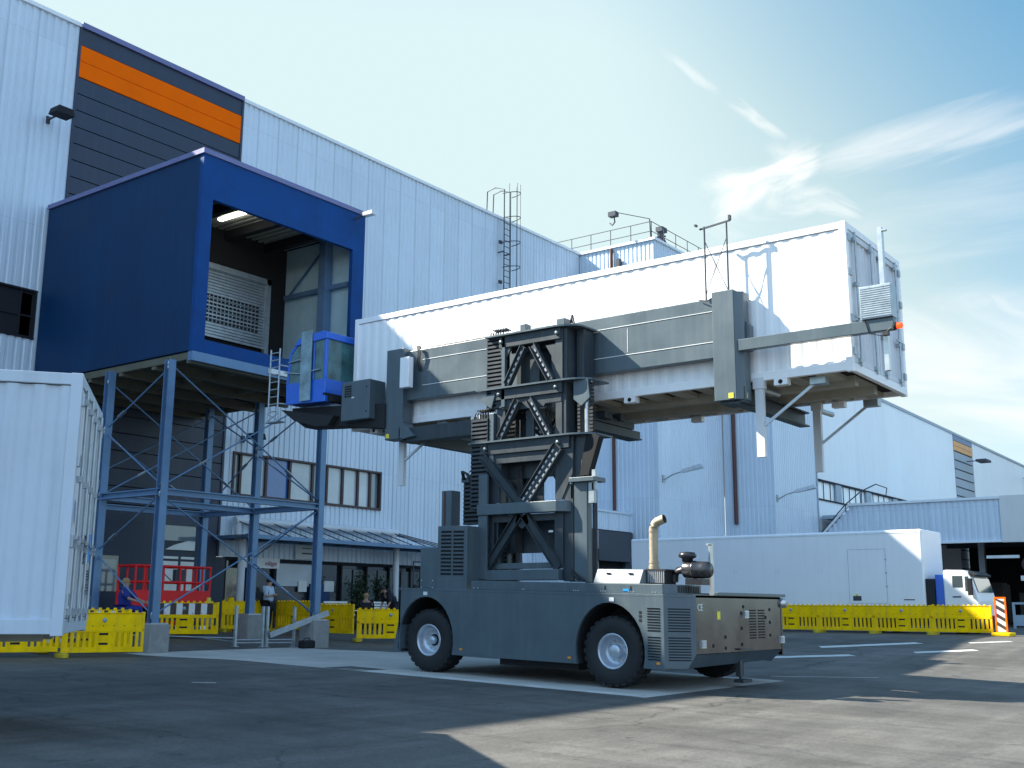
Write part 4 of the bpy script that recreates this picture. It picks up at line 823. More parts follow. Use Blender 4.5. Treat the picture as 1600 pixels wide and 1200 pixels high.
# stage C
mb = MB(); mb.box(XF, XF+.1, 13.90, 14.12, 4.6, 5.7); mb.box(XF, XF+.06, 12.42, 12.62, 4.6, 5.7); mb.box(XF, XB, 12.36, 12.42, 4.6, 5.7); mb.box(XF+.3, XB, 12.20, 12.30, 4.6, 5.7); mb.box(XF+.08, XF+.14, 13.22, 13.42, 4.6, 5.5)
mb.box(XB-.06, XB, 12.3, 12.7, 4.6, 5.7); mb.box(XB-.06, XB, 13.8, 14.1, 4.6, 5.7); mb.prism([(12.45, 5.5), (12.75, 5.5), (12.58, 5.2), (12.58, 4.85), (12.68, 4.6), (12.45, 4.6)], 'x', XF-.02, XF+.0)
mC = MB().box(XF+.2, XF+.24, 12.45, 13.9, 5.35, 5.68).build('mast_third_stage', m_machd, mv, bevel=.006); mb.each('mast_post', m_machd, mC, .006)
mb = MB(); mb.box(XF-.08, XF+.03, 12.42, 14.22, 5.46, 5.69); mb.prism([(14.2, 5.46), (12.46, 5.46), (12.46, 5.28), (12.85, 5.28), (12.9, 5.22), (13.75, 5.22), (14.08, 5.3)], 'x', XF-.03, XF+.02); mb.build('header_beam', m_machd, mC, bevel=.008)
plate_z(5.72, 11.80, 14.58).build('flange_plate', m_mach, mC)
mb = MB(); brace(mb, 13.50, 5.40, 13.95, 4.64, XF-.07, .13, holes=hl); brace(mb, 13.20, 5.40, 12.72, 4.62, XF-.07, .13, holes=hl); mb.build('inverted_v_brace', m_machd, mC)
mb = MB(); brace(mb, 13.2, 4.62, 14.0, 5.4, XB-.08, .12, holes=hl); brace(mb, 13.3, 4.62, 12.6, 5.4, XB-.08, .12, holes=hl); mb.build('inner_bracing', m_machd, mC)
mb = MB(); mb.prism([(12.18, 5.68), (11.85, 5.68), (11.80, 5.3), (12.0, 5.15), (12.18, 5.3)], 'x', XF, XF+.06); mb.prism([(14.2, 5.3), (14.55, 5.5), (14.3, 5.6), (14.1, 5.6)], 'x', XF-.1, XF-.06); mb.each('chain_lug', m_mach, mC)
MB().tube([(XF+.1, 11.93, 4.62), (XF+.1, 11.93, 5.3)], .045, 10).build('lift_cylinder', m_alu, mC)
mb = MB(); z = 4.62
while z < 5.6: mb.box(XF+.05, XF+.12, 11.76, 11.84, z, z+.05); mb.box(XF+.05, XF+.12, 12.06, 12.12, z, z+.05); z += .075
mb.build('lift_chain', m_cable, mC)
# stage D
mb = MB(); mb.box(XF, XF+.1, 13.86, 14.02, 5.72, 6.82); mb.box(XF-.04, XF+.04, 12.42, 12.60, 5.72, 6.82); mb.box(XF+.08, XF+.14, 13.08, 13.32, 5.72, 6.6); mb.box(XF, XB, 12.34, 12.42, 5.72, 6.82); mb.box(XF+.3, XB, 12.12, 12.30, 5.72, 6.82)
mb.box(XF+.4, XF+.45, 12.6, 13.9, 5.8, 6.7); mb.prism([(12.6, 6.5), (12.85, 6.5), (12.7, 6.25), (12.7, 6.0), (12.62, 5.73), (12.6, 5.73)], 'x', XF-.03, XF)
mD = MB().box(XF+.2, XF+.24, 12.45, 13.9, 6.5, 6.8).build('mast_top_stage', m_machd, mv, bevel=.006); mb.each('mast_post', m_machd, mD, .006)
mb = MB(); mb.box(XF-.08, XF+.03, 12.45, 14.02, 6.58, 6.82); mb.prism([(14.02, 6.58), (13.7, 6.58), (13.85, 6.35), (13.98, 6.35)], 'x', XF-.05, XF); mb.build('header_beam', m_machd, mD, bevel=.008)
plate_z(6.86, 12.06, 14.34).build('flange_plate', m_mach, mD)
mb = MB(); brace(mb, 13.35, 6.52, 13.78, 5.76, XF-.07, .13, holes=hl); brace(mb, 13.12, 6.52, 12.66, 5.74, XF-.07, .13, holes=hl); mb.build('inverted_v_brace', m_machd, mD)
mb = MB(); mb.box(XF+.1, XF+.35, 12.46, 12.66, 6.86, 7.06); mb.box(XF+.1, XF+.3, 13.45, 13.60, 6.86, 7.08); mb.box(XF+.1, XF+.14, 13.45, 14.3, 6.86, 6.9); mb.build('top_lug', m_mach, mD, bevel=.01)
mb = MB(); random.seed(5)
for i in range(9):
    y = 12.6+i*.19; mb.tube([(XF+.2, y, 6.87), (XF+.25+random.random()*.1, y+.08, 6.95+random.random()*.06), (XF+.25, y+.2, 6.93), (XF+.2, y+.3, 6.88)], .014, 6)
mb.tube([(XF+.15, 12.25, 6.86), (XF+.15, 12.3, 7.08), (XF+.2, 12.36, 6.95)], .03, 6)
mb.build('hose', m_cable, mD)
hl.build('brace_slot', m_alu, mv)
mb = MB(); random.seed(12)
for i in range(5): y = 13.62+i*.035; mb.tube([(18.62, y, 1.95), (18.6, y+.02, 2.6), (18.62, y-.03, 3.3), (18.6, y+.02, 4.1)], .014, 6)
for i in range(4): y = 12.9+i*.04; mb.tube([(18.66, y, 4.62), (18.64, y+.02, 5.2), (18.66, y, 5.7)], .013, 6)
for i in range(4): y = 15.05-.02*i; mb.tube([(18.42, y, 3.85), (18.3, y-.05, 4.02), (18.28, y-.2, 3.95), (18.36, y-.3, 3.7)], .014, 6)
mb.build('hydraulic_hose', m_cable, mv)
mb = MB()
for y, z in ((14.35, 4.44), (12.5, 4.44), (14.0, 5.58), (12.55, 5.58), (13.95, 6.7), (12.52, 6.7), (14.3, 3.16), (12.6, 3.16), (14.3, 1.82), (12.6, 1.82)): mb.lathe([(0, -.02), (.045, -.02), (.045, .03), (0, .03)], (XF-.1, y, z), 'X', 10)
mb.each('pin', m_mach, mv)
# --- spreader beam
XS = 19.14
mb = MB(); mb.box(XS, 19.36, 9.3, 17.45, 5.93, 7.12); sp = mb.build('spreader_beam', m_mach, mv, bevel=.012)
mb = MB()
for z in (6.25, 6.86): mb.bar((XS-.004, 9.4, z), (XS-.004, 12.3, z), .012, .012); mb.bar((XS-.004, 13.9, z), (XS-.004, 16.9, z), .012, .012)
mb.box(XS-.006, XS, 11.35, 11.36, 6.3, 6.8); mb.build('weld_seam', m_signw, sp)
mb = MB(); mb.box(19.0, 19.36, 8.92, 9.38, 5.05, 7.2); mb.prism([(19.0, 8.92), (19.36, 8.92), (19.36, 8.78), (19.14, 8.78)], 'z', 5.05, 7.16); mb.prism([(8.78, 6.6), (8.78, 6.0), (8.70, 6.0), (8.70, 6.5)], 'x', 19.2, 19.36); ar = mb.build('clamp_arm', m_mach, mv, bevel=.012)
mb = MB(); mb.box(18.99, 19.0, 8.98, 9.08, 5.08, 5.18); mb.box(19.16, 19.17, 8.77, 8.84, 5.08, 5.18); mb.build('reflector', m_ystick, ar)
mb = MB(); mb.box(19.05, 22.5, 9.0, 9.03, 5.0, 5.28); mb.box(19.05, 22.5, 8.9, 9.12, 4.98, 5.01); mb.box(19.05, 22.5, 8.9, 9.12, 5.26, 5.29); mb.box(19.1, 19.6, 8.8, 9.3, 5.0, 5.3); mb.build('lower_fork', m_machd, ar)
mb = MB(); mb.box(19.0, 19.36, 17.38, 17.92, 5.02, 7.18); mb.prism([(17.38, 5.4), (17.0, 5.05), (17.38, 5.0)], 'x', 19.0, 19.36); ar2 = mb.build('clamp_arm', m_mach, mv, bevel=.012)
mb = MB(); mb.box(18.99, 19.0, 17.78, 17.88, 5.06, 5.16); mb.build('reflector', m_ystick, ar2)
mb = MB(); mb.box(19.0, 22.5, 17.45, 17.48, 5.0, 5.28); mb.box(19.0, 22.5, 17.36, 17.58, 4.98, 5.01); mb.box(19.1, 19.5, 14.2, 17.5, 4.95, 5.28); mb.build('lower_fork', m_machd, ar2)
mb = MB(); mb.box(19.05, 21.3, 12.35, 12.6, 4.85, 5.02); mb.box(19.05, 21.3, 12.3, 12.65, 4.83, 4.86); mb.box(19.05, 21.1, 12.38, 12.56, 5.05, 5.2); mb.box(19.6, 19.9, 12.2, 12.6, 5.1, 5.25); mb.box(20.4, 20.6, 12.3, 12.6, 5.15, 5.3); mb.build('centre_fork', m_machd, mv)
# right extension arm with louvred cabinet, beacon, pole
mb = MB(); mb.box(19.0, 19.14, 5.92, 8.85, 5.97, 6.19); ex = mb.build('extension_arm', m_mach, mv, bevel=.01)
mb = MB(); mb.box(18.96, 19.24, 5.92, 6.48, 6.2, 6.80); cb = mb.build('louvred_cabinet', m_galv, mv, bevel=.008)
mb = MB()
for k in range(14): mb.box(18.945, 18.96, 5.93, 6.47, 6.23+k*.04, 6.25+k*.04)
mb.build('louvre', m_galv, cb)
mb = MB(); mb.box(19.2, 19.32, 6.1, 6.18, 5.3, 7.93); mb.box(19.2, 19.28, 6.02, 6.1, 7.85, 7.88); mb.build('sensor_pole', m_alu, mv)
MB().lathe([(.05, 0), (.055, .03), (.055, .09), (.03, .12), (0, .125)], (19.05, 5.90, 6.03), 'Y', 16, sign=-1).build('beacon', m_redl, mv)
MB().lathe([(0, 0), (.065, 0), (.065, .06), (0, .06)], (19.05, 5.94, 6.03), 'Y', 16, sign=-1).build('beacon_base', m_black, mv)
mb = MB(); mb.tube([(18.99, 6.4, 6.7), (18.98, 6.42, 6.2), (18.99, 6.35, 5.95), (19.0, 6.15, 5.88), (18.98, 5.95, 6.0)], .01, 6); mb.box(18.98, 19.08, 6.02, 6.12, 5.88, 5.95); mb.build('loose_cable', m_cable, mv)
# antenna frame over the right arm
mb = MB()
for y in (9.06, 9.54): mb.tube([(19.1, y, 7.1), (19.1, y, 8.60)], .018, 8)
mb.bar((19.1, 8.98, 8.62), (19.1, 9.64, 8.56), .035, .03); mb.tube([(19.1, 9.54, 8.3), (19.1, 9.06, 7.2)], .009, 6); mb.tube([(19.1, 9.06, 8.3), (19.1, 9.54, 7.2)], .009, 6)
mb.box(19.02, 19.1, 9.68, 9.72, 8.62, 8.66); mb.box(19.05, 19.12, 8.96, 9.0, 8.62, 8.72); mb.tube([(19.1, 9.7, 7.12), (19.05, 9.5, 7.06), (19.08, 9.3, 7.16)], .012, 6); mb.build('antenna_frame', m_grey, mv)
# white panel, hose bundle, generator cabinet, arm to cab
B(18.82, 18.98, 17.05, 17.33, 6.18, 6.9).build('white_cover_plate', m_white, mv, bevel=.01)
mb = MB(); random.seed(9)
for i in range(7): y = 16.92+random.random()*.08; mb.tube([(19.1, y, 7.12), (19.06, y+.03, 7.18), (19.05, y-.02, 7.0), (19.06, y+.02, 6.8), (19.12, y, 6.6)], .014, 6)
mb.tube([(19.17, 16.9, 7.135), (19.17, 15.5, 7.14), (19.17, 14.3, 7.135)], .016, 6); mb.build('hose_bundle', m_cable, mv)
gc2 = MB().box(18.75, 19.3, 18.22, 19.15, 5.55, 6.5).build('control_cabinet', m_mach, mv, bevel=.015); mb = MB()
for k in range(4):
    for j in range(5): mb.box(18.742, 18.752, 18.82+k*.06, 18.86+k*.06, 6.12+j*.06, 6.16+j*.06)
mb.box(18.742, 18.752, 18.3, 18.33, 6.3, 6.34); mb.box(18.742, 18.752, 18.3, 18.33, 5.7, 5.74); mb.build('vent_hole', m_black, gc2); B(18.74, 18.751, 18.72, 18.8, 6.08, 6.11).build('name_plate', m_signw, gc2)
mb = MB(); mb.prism([(17.9, 5.3), (17.9, 5.9), (21.1, 6.1), (21.1, 5.85), (20.6, 5.55), (19.0, 5.45)], 'x', 18.95, 19.35); mb.prism([(19.4, 5.72), (21.3, 6.05), (20.8, 5.72), (20.0, 5.5), (19.6, 5.5)], 'x', 18.75, 19.3); mb.build('cab_arm', m_blk, mv, bevel=.01)
# operator cab
X0, X1, Y0, Y1, Z0, Z1 = 18.64, 19.95, 19.62, 20.95, 6.08, 7.82
cabp = [(Y0, Z0), (Y1+.05, Z0+.1), (Y1+.08, 6.7), (Y1, 7.5), (Y1-.35, Z1-.08), (Y0, Z1)]
mb = MB(); mb.prism([(Y0, Z0), (Y1+.05, Z0+.05), (Y1+.08, 6.66), (Y0, 6.66)], 'x', X0, X1)
mb.prism([(Y0-.04, Z1-.16), (Y1-.2, Z1-.22), (Y1-.35, Z1-.04), (Y0+.1, Z1+.05), (Y0-.04, Z1)], 'x', X0-.03, X1+.02)
for x in (X0, X1-.08): mb.box(x, x+.08, Y0, Y0+.08, 6.66, Z1-.1); mb.bar((x+.04, Y1+.04, 6.66), (x+.04, Y1-.05, 7.45), .08, .08); mb.bar((x+.04, Y1-.05, 7.43), (x+.04, Y1-.32, Z1-.15), .08, .08); mb.box(x, x+.05, Y0+.42, Y0+.48, 6.66, Z1-.14)
cb = mb.build('operator_cab', m_cab, mv, bevel=.015)
mb = MB(); mb.prism([(Y0+.06, 6.66), (Y1+.05, 6.66), (Y1-.05, 7.45), (Y1-.33, Z1-.2), (Y0+.06, Z1-.16)], 'x', X0+.02, X0+.03); mb.box(X0+.08, X1-.08, Y0+.02, Y0+.03, 6.66, Z1-.14); mb.prism([(Y0+.06, 6.66), (Y1+.05, 6.66), (Y1-.05, 7.45), (Y1-.33, Z1-.2), (Y0+.06, Z1-.16)], 'x', X1-.03, X1-.02); mb.build('cab_window', m_cabglass, cb)
mb = MB(); mb.box(X0-.06, X0-.04, Y0+.46, Y0+.84, 6.15, 7.92); mb.build('side_deflector', glass('clear_deflector', (.20, .32, .36), .1, .5, 3), cb)
mb = MB(); mb.box(19.1, 19.5, 20.0, 20.4, 6.7, 7.2); mb.build('driver_seat', m_black, cb)
mb = MB(); mb.tube([(X0-.02, Y0+.2, 6.9), (X0-.05, Y0+.9, 6.86), (X0-.04, Y1+.1, 6.95)], .02, 6); mb.tube([(X0-.02, Y1, 7.2), (X0-.04, Y1-.5, 7.22)], .018, 6); mb.build('grab_rail', m_galv, cb)
mb = MB(); mb.box(X0+.1, X0+.75, Y0-.16, Y0, 6.08, 6.22); mb.box(X0+.0, X0+.8, Y0-.02, Y0+.06, 6.24, 6.3); mb.tube([(X0+.55, Y0-.1, 6.1), (X0+.55, Y0-.1, 6.0)], .06, 8); mb.build('cab_hinge_bracket', m_black, cb)
# ladder beside the cab
mb = MB(); LX = 18.62
for y in (21.28, 21.62): mb.tube([(LX, y, 5.95), (LX, y, 7.62)], .022, 6)
for k in range(9): mb.tube([(LX, 21.28, 6.0+k*.19), (LX, 21.62, 6.0+k*.19)], .016, 6)
mb.box(LX-.05, LX+.2, 21.2, 21.7, 5.72, 5.75); mb.tube([(LX, 21.25, 5.75), (LX, 21.25, 5.98)], .015, 5); mb.tube([(LX, 21.65, 5.75), (LX, 21.65, 5.98)], .015, 5); mb.bar((LX, 21.25, 5.76), (LX, 21.65, 5.95), .02); mb.bar((LX, 21.65, 5.76), (LX, 21.25, 5.95), .02); mb.tube([(LX, 21.3, 7.2), (X0, 20.95, 7.1)], .02, 6); mb.tube([(LX, 21.3, 6.2), (X0, 21.0, 6.15)], .02, 6)
mb.build('cab_ladder', m_galv, mv)
# --- engine hood, exhaust, air filter, post
hd = mB().prism([(17.86, 1.875), (18.02, 2.14), (18.7, 2.14), (18.7, 1.875)], 'y', 10.42, 11.42).build('engine_hood', M('hood_light_grey', (.16, .19, .20), .4, .1, .06, 2), mv, bevel=.01)
mb = mB(); mb.box(17.93, 17.98, 10.62, 10.72, 2.06, 2.07); mb.box(17.93, 17.98, 11.1, 11.2, 2.06, 2.07); mb.box(17.772, 17.781, 10.55, 10.57, 1.76, 1.83); mb.box(17.772, 17.781, 11.1, 11.12, 1.76, 1.83); mb.build('hood_handle', m_black, hd)
mB().box(17.772, 17.781, 10.6, 10.72, 1.74, 1.78).build('blue_tag', m_lblue, mv)
mb = mB(); mb.box(18.1, 18.5, 10.02, 10.4, 1.875, 2.12); mb.box(18.08, 18.52, 10.0, 10.42, 2.12, 2.15); rd = mb.build('radiator_box', m_blk, mv); mb = mB()
for k in range(9): mb.box(18.09, 18.1, 10.04+k*.04, 10.06+k*.04, 1.9, 2.12)
mb.build('fin', m_alu, rd)
mb = mB(); pts = [(18.4, 10.42, 1.9), (18.4, 10.42, 2.85)]
for k in range(1, 8): a = math.pi/2*k/8; pts.append((18.4, 10.42-.16*(1-math.cos(a)), 2.85+.2*math.sin(a)))
pts.append((18.4, 10.18, 3.085)); mb.tube(pts, .083, 16, cap=False); ep = mb.build('exhaust_pipe', m_beige, mv)
mB().lathe([(.075, 0), (0, .01)], (18.4, 10.19, 3.08), 'Y', 16).build('pipe_mouth', m_black, ep)
mb = mB(); mb.tube([(18.4, 10.42, 2.26), (18.4, 10.42, 2.30)], .092, 16); mb.tube([(18.4, 10.42, 2.84), (18.4, 10.42, 2.86)], .09, 16); mb.tube([(18.4, 10.42, 1.9), (18.4, 10.42, 2.22)], .098, 16); mb.build('clamp', m_beige, ep)
mb = mB(); mb.lathe([(0, 0), (.11, 0), (.15, .03), (.155, .05), (.155, .20), (.165, .21), (.165, .24), (.155, .25), (.155, .40), (.15, .50), (.12, .54), (0, .54)], (18.4, 9.80, 2.15), 'Y', 24, sign=-1); af = mb.build('air_filter', M('dark_chrome', (.07, .07, .075), .25, .6, .15, 4), mv)
mb = mB(); mb.lathe([(0, 0), (.10, 0), (.10, .06), (.155, .08), (.165, .12), (.14, .17), (0, .19)], (18.4, 9.72, 2.29), 'Z', 24); mb.tube([(18.4, 9.80, 2.15), (18.4, 9.92, 2.13), (18.4, 9.98, 2.05), (18.4, 10.0, 1.93)], .07, 12); mb.box(18.25, 18.55, 9.36, 9.7, 1.88, 1.99); mb.build('intake_cap', M('dark_chrome_cap', (.05, .05, .055), .3, .6), af)
mb = mB(); mb.box(18.72, 18.78, 9.42, 9.46, 1.7, 2.62); mb.box(18.78, 18.92, 9.46, 9.475, 1.7, 2.62); mb.box(18.72, 18.84, 9.42, 9.5, 2.60, 2.64); mb.build('mirror_post', m_alu, mv)

# ------------------------------------------------------------------ yellow site barriers (local: x 0..L along, panel in the xz plane)
def barrier_proto(striped=False, L=2.0):
    t = thing('site_barrier', 'x', 'barrier', (0, 0, 0), 'yellow plastic site barriers'); OFF[t.name] = Vector((0, 0, 0)); d = .035
    mb = MB(); mb.box(0, L, -d, d, .10, .22); mb.box(0, L, -d, d, .56, .64); mb.box(0, .07, -d, d, .22, 1.02); mb.box(L-.07, L, -d, d, .22, 1.02)
    if striped: mb.box(.07, L-.07, -d*.6, d*.6, .64, 1.0); mb.box(.07, L-.07, -d*.6, d*.6, .22, .34)
    else: mb.box(.07, L-.07, -d*.7, d*.7, .64, 1.0)
    n = 13; w = (L-.14)/n
    for i in range(n):
        if i in (5, 6, 7): mb.box(.07+i*w, .07+(i+1)*w, -d*.8, d*.8, .22, .56)
        else: mb.box(.07+i*w, .07+i*w+w*.55, -d*.8, d*.8, .22, .56)
    i = 0; x = .05
    while x < L-.1: mb.box(x, x+.07, -d*.6, d*.6, 1.0, 1.05); x += .17
    mb.box(0, L, -d*1.2, d*1.2, .985, 1.003); mb.build('panel', m_yellow, t, bevel=.006)
    mb = MB(); 
    for x in (L/2-.11,): mb.box(x, x+.22, -d*.8-.003, -d*.8, .49, .54); mb.box(x, x+.22, -d*.8-.003, -d*.8, .27, .32)
    for x in [.2+.26*k for k in range(7)]: mb.box(x-.012, x+.012, -d*.7-.003, -d*.7, .69, .714)
    mb.build('grip_slot', m_black, t)
    MB().lathe([(0, 0), (.055, 0), (.055, .01), (0, .01)], (L/2, -d*.7-.006, .83), 'Y', 16).build('disc', m_tailg, t)
    mb = MB(); mb.prism([(-.02, -.42), (.10, -.42), (.16, -.3), (.16, .3), (.10, .42), (-.02, .42), (-.10, .3), (-.10, -.3)], 'z', .0, .09)
    for y in (-.3, .3, -.12, .12): mb.box(-.03, .09, y-.05, y+.05, .09, .12)
    mb.build('foot', M('foot_yellow', (.55, .42, .02), .7, 0, .3, 5), t, bevel=.01)
    if striped:
        for nm, mt, ph in (('white_film', m_signw, 0), ('dark_film', m_stripeb, 1)):
            mb = MB(); k = 0; x = .08
            while x < L-.2:
                if k % 2 == ph: mb.box(x, x+.17, -d*.6-.004, -d*.6, .66, .98); mb.box(x, x+.17, -d*.6-.004, -d*.6, .23, .33)
                x += .175; k += 1
            mb.build(nm, mt, t)
    return t
pY = barrier_proto(); pS = barrier_proto(True)
def put(root, first, a, b, label):
    A = Vector(a); Bv = Vector(b); rz = math.atan2(Bv.y-A.y, Bv.x-A.x); L = (Bv-A).length
    if first: r = root; r.location = (A.x, A.y, G(A.x, A.y)); r.rotation_euler = (0, 0, rz); r['label'] = label
    else: r = dup(root, (A.x, A.y, G(A.x, A.y)), rz, label)
    r.scale = (L/2.0, 1, 1); r['group'] = 'yellow plastic site barriers'; return r
rb = [(40.9, 10.05), (40.95, 12.1), (41.0, 14.16), (41.05, 16.27), (41.1, 18.4), (41.15, 20.5)]
labs = ['yellow site barrier ending at the striped post, in front of the truck cab', 'yellow site barrier second from the striped post, below the trailer side door', 'yellow site barrier third from the striped post, in front of the white trailer', 'yellow site barrier fourth from the striped post, partly behind the machine nose']
for i in range(4): put(pY, i == 0, rb[i+1], rb[i], labs[i])
put(pY, False, (14.72, 23.75), (16.38, 23.02), 'yellow site barrier touching the left concrete base, beside the parked container')
put(pY, False, (13.0, 24.5), (14.66, 23.78), 'yellow site barrier under the bottom edge of the parked container')
put(pY, False, (11.3, 25.25), (12.94, 24.53), 'yellow site barrier at the left edge, seen beneath the parked container')
put(pS, True, (20.1, 28.1), (21.75, 27.0), 'yellow barrier with brown and white stripes right of the left concrete base')
put(pS, False, (15.0, 25.1), (16.9, 24.3), 'yellow barrier with striped top edge standing just behind the left barrier')
mids = [((26.3, 29.6), (26.05, 27.6), 'yellow site barrier in front of the man in the pale shirt'), ((26.05, 27.55), (25.9, 25.55), 'yellow site barrier right behind the right concrete base'), ((25.95, 25.45), (27.5, 24.0), 'yellow site barrier whose far end vanishes behind the rear wheel of the machine'), ((24.6, 30.4), (26.2, 29.7), 'yellow site barrier ending farthest back beside the entrance sign')]
for a, b, l_ in mids: put(pY, False, a, b, l_)
t = thing('warning_post', 'red and white diagonal striped warning beacon post at the end of the barriers', 'warning post', (40.8, 9.72, G(40.8, 9.72))); g0 = G(40.8, 9.72)
mb = MB(); mb.box(40.78, 40.84, 9.55, 9.60, g0+.1, g0+1.3); mb.box(40.78, 40.84, 9.88, 9.93, g0+.1, g0+1.3); mb.box(40.78, 40.84, 9.6, 9.88, g0+1.25, g0+1.3); mb.build('frame', m_orange, t); B(40.79, 40.83, 9.6, 9.88, g0+.15, g0+1.25).build('board', m_signw, t)
mb = MB()
for k in range(4):
    z = g0+.18+k*.28; mb.add([(40.785, 9.88, z+.18), (40.785, 9.60, z), (40.785, 9.60, z+.13), (40.785, 9.88, z+.31 if z+.31 < g0+1.25 else g0+1.25)], [(0, 1, 2, 3)])
mb.build('stripe', m_stripeb, t, fix=False); MB().box(40.4, 41.2, 9.4, 10.0, g0, g0+.12).build('foot', m_yellow, t, bevel=.03)

# ------------------------------------------------------------------ white trailer and tractor
g1 = .32; tr = thing('semi_trailer', 'long white box trailer backed to the dock behind the yellow barriers', 'trailer', (43.7, 19, g1)); TX = 42.5
B(TX, TX+2.5, 12.72, 25.2, 1.2, 4.13).build('box_body', m_whitep, tr, bevel=.06)
mb = MB(); mb.box(TX-.012, TX, 12.9, 25.1, 4.0, 4.06); mb.box(TX-.012, TX, 12.9, 25.1, 1.28, 1.34); mb.build('side_rail', m_clad2, tr)
mb = MB()
for z in (3.42, 1.4): mb.box(TX-.006, TX, 14.1, 15.55, z, z+.012)
for y in (14.1, 15.55): mb.box(TX-.006, TX, y, y+.012, 1.4, 3.43)
for z in (3.0, 2.5, 2.0): mb.box(TX-.02, TX, 14.08, 14.13, z, z+.06)
mb.build('side_door_seam', m_tailg, tr)
mb = MB()
for y in (16.6, 18.4, 20.2, 22, 23.8):
    for a in (0, .12):
        for b_ in (0, .1): mb.box(TX-.004, TX, y+a, y+a+.02, 2.6+b_, 2.615+b_)
mb.box(TX-.004, TX, 13.1, 13.5, 1.52, 1.56); mb.build('side_mark', m_txt, tr); text_obj('KRONE', .13, m_txt, tr, (TX-.006, 13.62, 1.56), (0, -1, 0), (0, 0, 1)) if False else None
mb = MB(); mb.box(TX-.006, TX, 15.1, 15.42, 1.5, 1.68); mb.build('plate', m_grey, tr); MB().box(TX-.006, TX, 15.22, 15.32, 1.68, 1.75).build('warning_sticker', m_ystick, tr)
mb = MB(); mb.box(TX+.2, TX+2.3, 13, 25, .95, 1.2); mb.box(TX+.05, TX+.1, 15, 22, .55, 1.05); mb.build('chassis', m_blk, tr)
B(TX+.0, TX+2.4, 12.3, 12.75, 1.1, 2.45).build('refrigeration_unit', m_grey, tr) if False else None
mb = MB()
for y in (22.2, 23.5, 24.8):
    for x in (TX+.05, TX+2.1): mb.lathe([(.2, 0), (.45, 0), (.5, .05), (.5, .3), (.45, .35), (.2, .35)], (x, y-.3, g1+.5), 'X', 24)
mb.each('wheel', m_blk, tr)
tk = thing('tractor_unit', 'white truck cab with a blue rear panel under the dark shelter', 'truck', (43.7, 11.5, g1)); a, b = 42.7, 45.1
mb = MB(); mb.prism([(12.1, .95), (10.92, .95), (10.88, 1.5), (10.95, 1.8), (11.1, 2.3), (11.22, 2.5), (11.36, 2.6), (12.05, 2.62), (12.1, 2.55)], 'x', a, b); cbm = mb.build('cab', m_whitep, tk, bevel=.05)
mb = MB(); mb.prism([(11.78, 1.98), (11.42, 1.98), (11.42, 2.4), (11.78, 2.4)], 'x', a-.006, a+.01); mb.prism([(11.12, 1.85), (11.34, 1.85), (11.34, 2.38), (11.22, 2.38)], 'x', a-.006, a+.01); mb.each('side_window', m_glassd, cbm)
mb = MB(); mb.add([(a+.15, 10.92, 1.82), (b-.15, 10.92, 1.82), (b-.15, 11.07, 2.32), (a+.15, 11.07, 2.32)], [(0, 1, 2, 3)]); mb.build('windscreen', m_cabglass, cbm, fix=False)
mb = MB(); mb.box(a-.22, a-.05, 11.06, 11.2, 1.7, 2.3); mb.box(a-.15, a, 11.1, 11.15, 2.25, 2.3); mb.build('mirror', m_black, cbm); mb = MB(); mb.prism([(11.02, 2.38), (11.22, 2.52), (11.2, 2.58), (10.98, 2.44)], 'x', a+.05, b-.05); mb.build('sun_visor', m_blk, cbm)
text_obj('TGA', .11, m_txt, cbm, (a-.006, 11.3, 1.62), (0, -1, 0), (0, 0, 1)) if False else None
MB().box(a-.006, a, 11.5, 11.8, 1.62, 1.67).build('badge', m_txt, cbm)
mb = MB(); mb.box(a+.05, b-.1, 12.05, 12.4, 1.0, 2.45); mb.build('rear_panel', m_cab, tk); mb = MB(); mb.box(a-.1, a+.4, 12.42, 12.7, .8, 2.3); mb.box(a, b, 10.95, 16, .6, .95); mb.build('chassis', m_blk, tk)
mb = MB()
for y in (11.6, 14.6):
    for x in (a+.05, b-.35): mb.lathe([(0, 0), (.45, 0), (.5, .05), (.5, .3), (0, .3)], (x, y, g1+.5), 'X', 24)
mb.each('wheel', m_blk, tk)

# ------------------------------------------------------------------ red platform lift
g2 = .3; lf = thing('platform_lift', 'red scissor lift with a railed basket under the blue box', 'platform lift', (21.2, 28.5, g2)); xa, xb, ya, yb = 19.85, 22.6, 28.5, 29.4
B(xa, xb, ya, yb, 1.12, 1.62).build('platform', m_red, lf, bevel=.02)
mb = MB()
for y in (ya+.03, yb-.03):
    for z in (1.86, 2.33): mb.tube([(xa+.1, y, z), (xb-.1, y, z)], .034, 8)
    for x in (xa+.03, xa+.33, xa+1.0, xa+1.6, xa+2.2, xb-.33, xb-.03): mb.tube([(x, y, 1.5), (x, y, 2.3)], .034, 8)
    mb.tube([(xa+.03, y, 2.28), (xa+.06, y, 2.33), (xa+.12, y, 2.33)], .034, 8); mb.tube([(xb-.03, y, 2.28), (xb-.06, y, 2.33), (xb-.12, y, 2.33)], .034, 8)
for x in (xa+.03, xb-.03):
    for z in (1.86, 2.33): mb.tube([(x, ya, z), (x, yb, z)], .034, 8)
mb.build('railing', m_red, lf)
mb = MB(); mb.box(21.3, 21.65, 28.55, 28.7, 1.9, 2.25); mb.tube([(21.5, 28.6, 1.5), (21.5, 28.6, 2.35), (21.1, 28.6, 2.3)], .02, 6); mb.tube([(20.6, 28.6, 2.35), (21.2, 28.6, 1.9)], .015, 6); mb.build('control_box', m_grey, lf)
B(22.46, 22.6, 28.46, 28.5, 1.22, 1.42).build('yellow_label', m_ystick, lf)
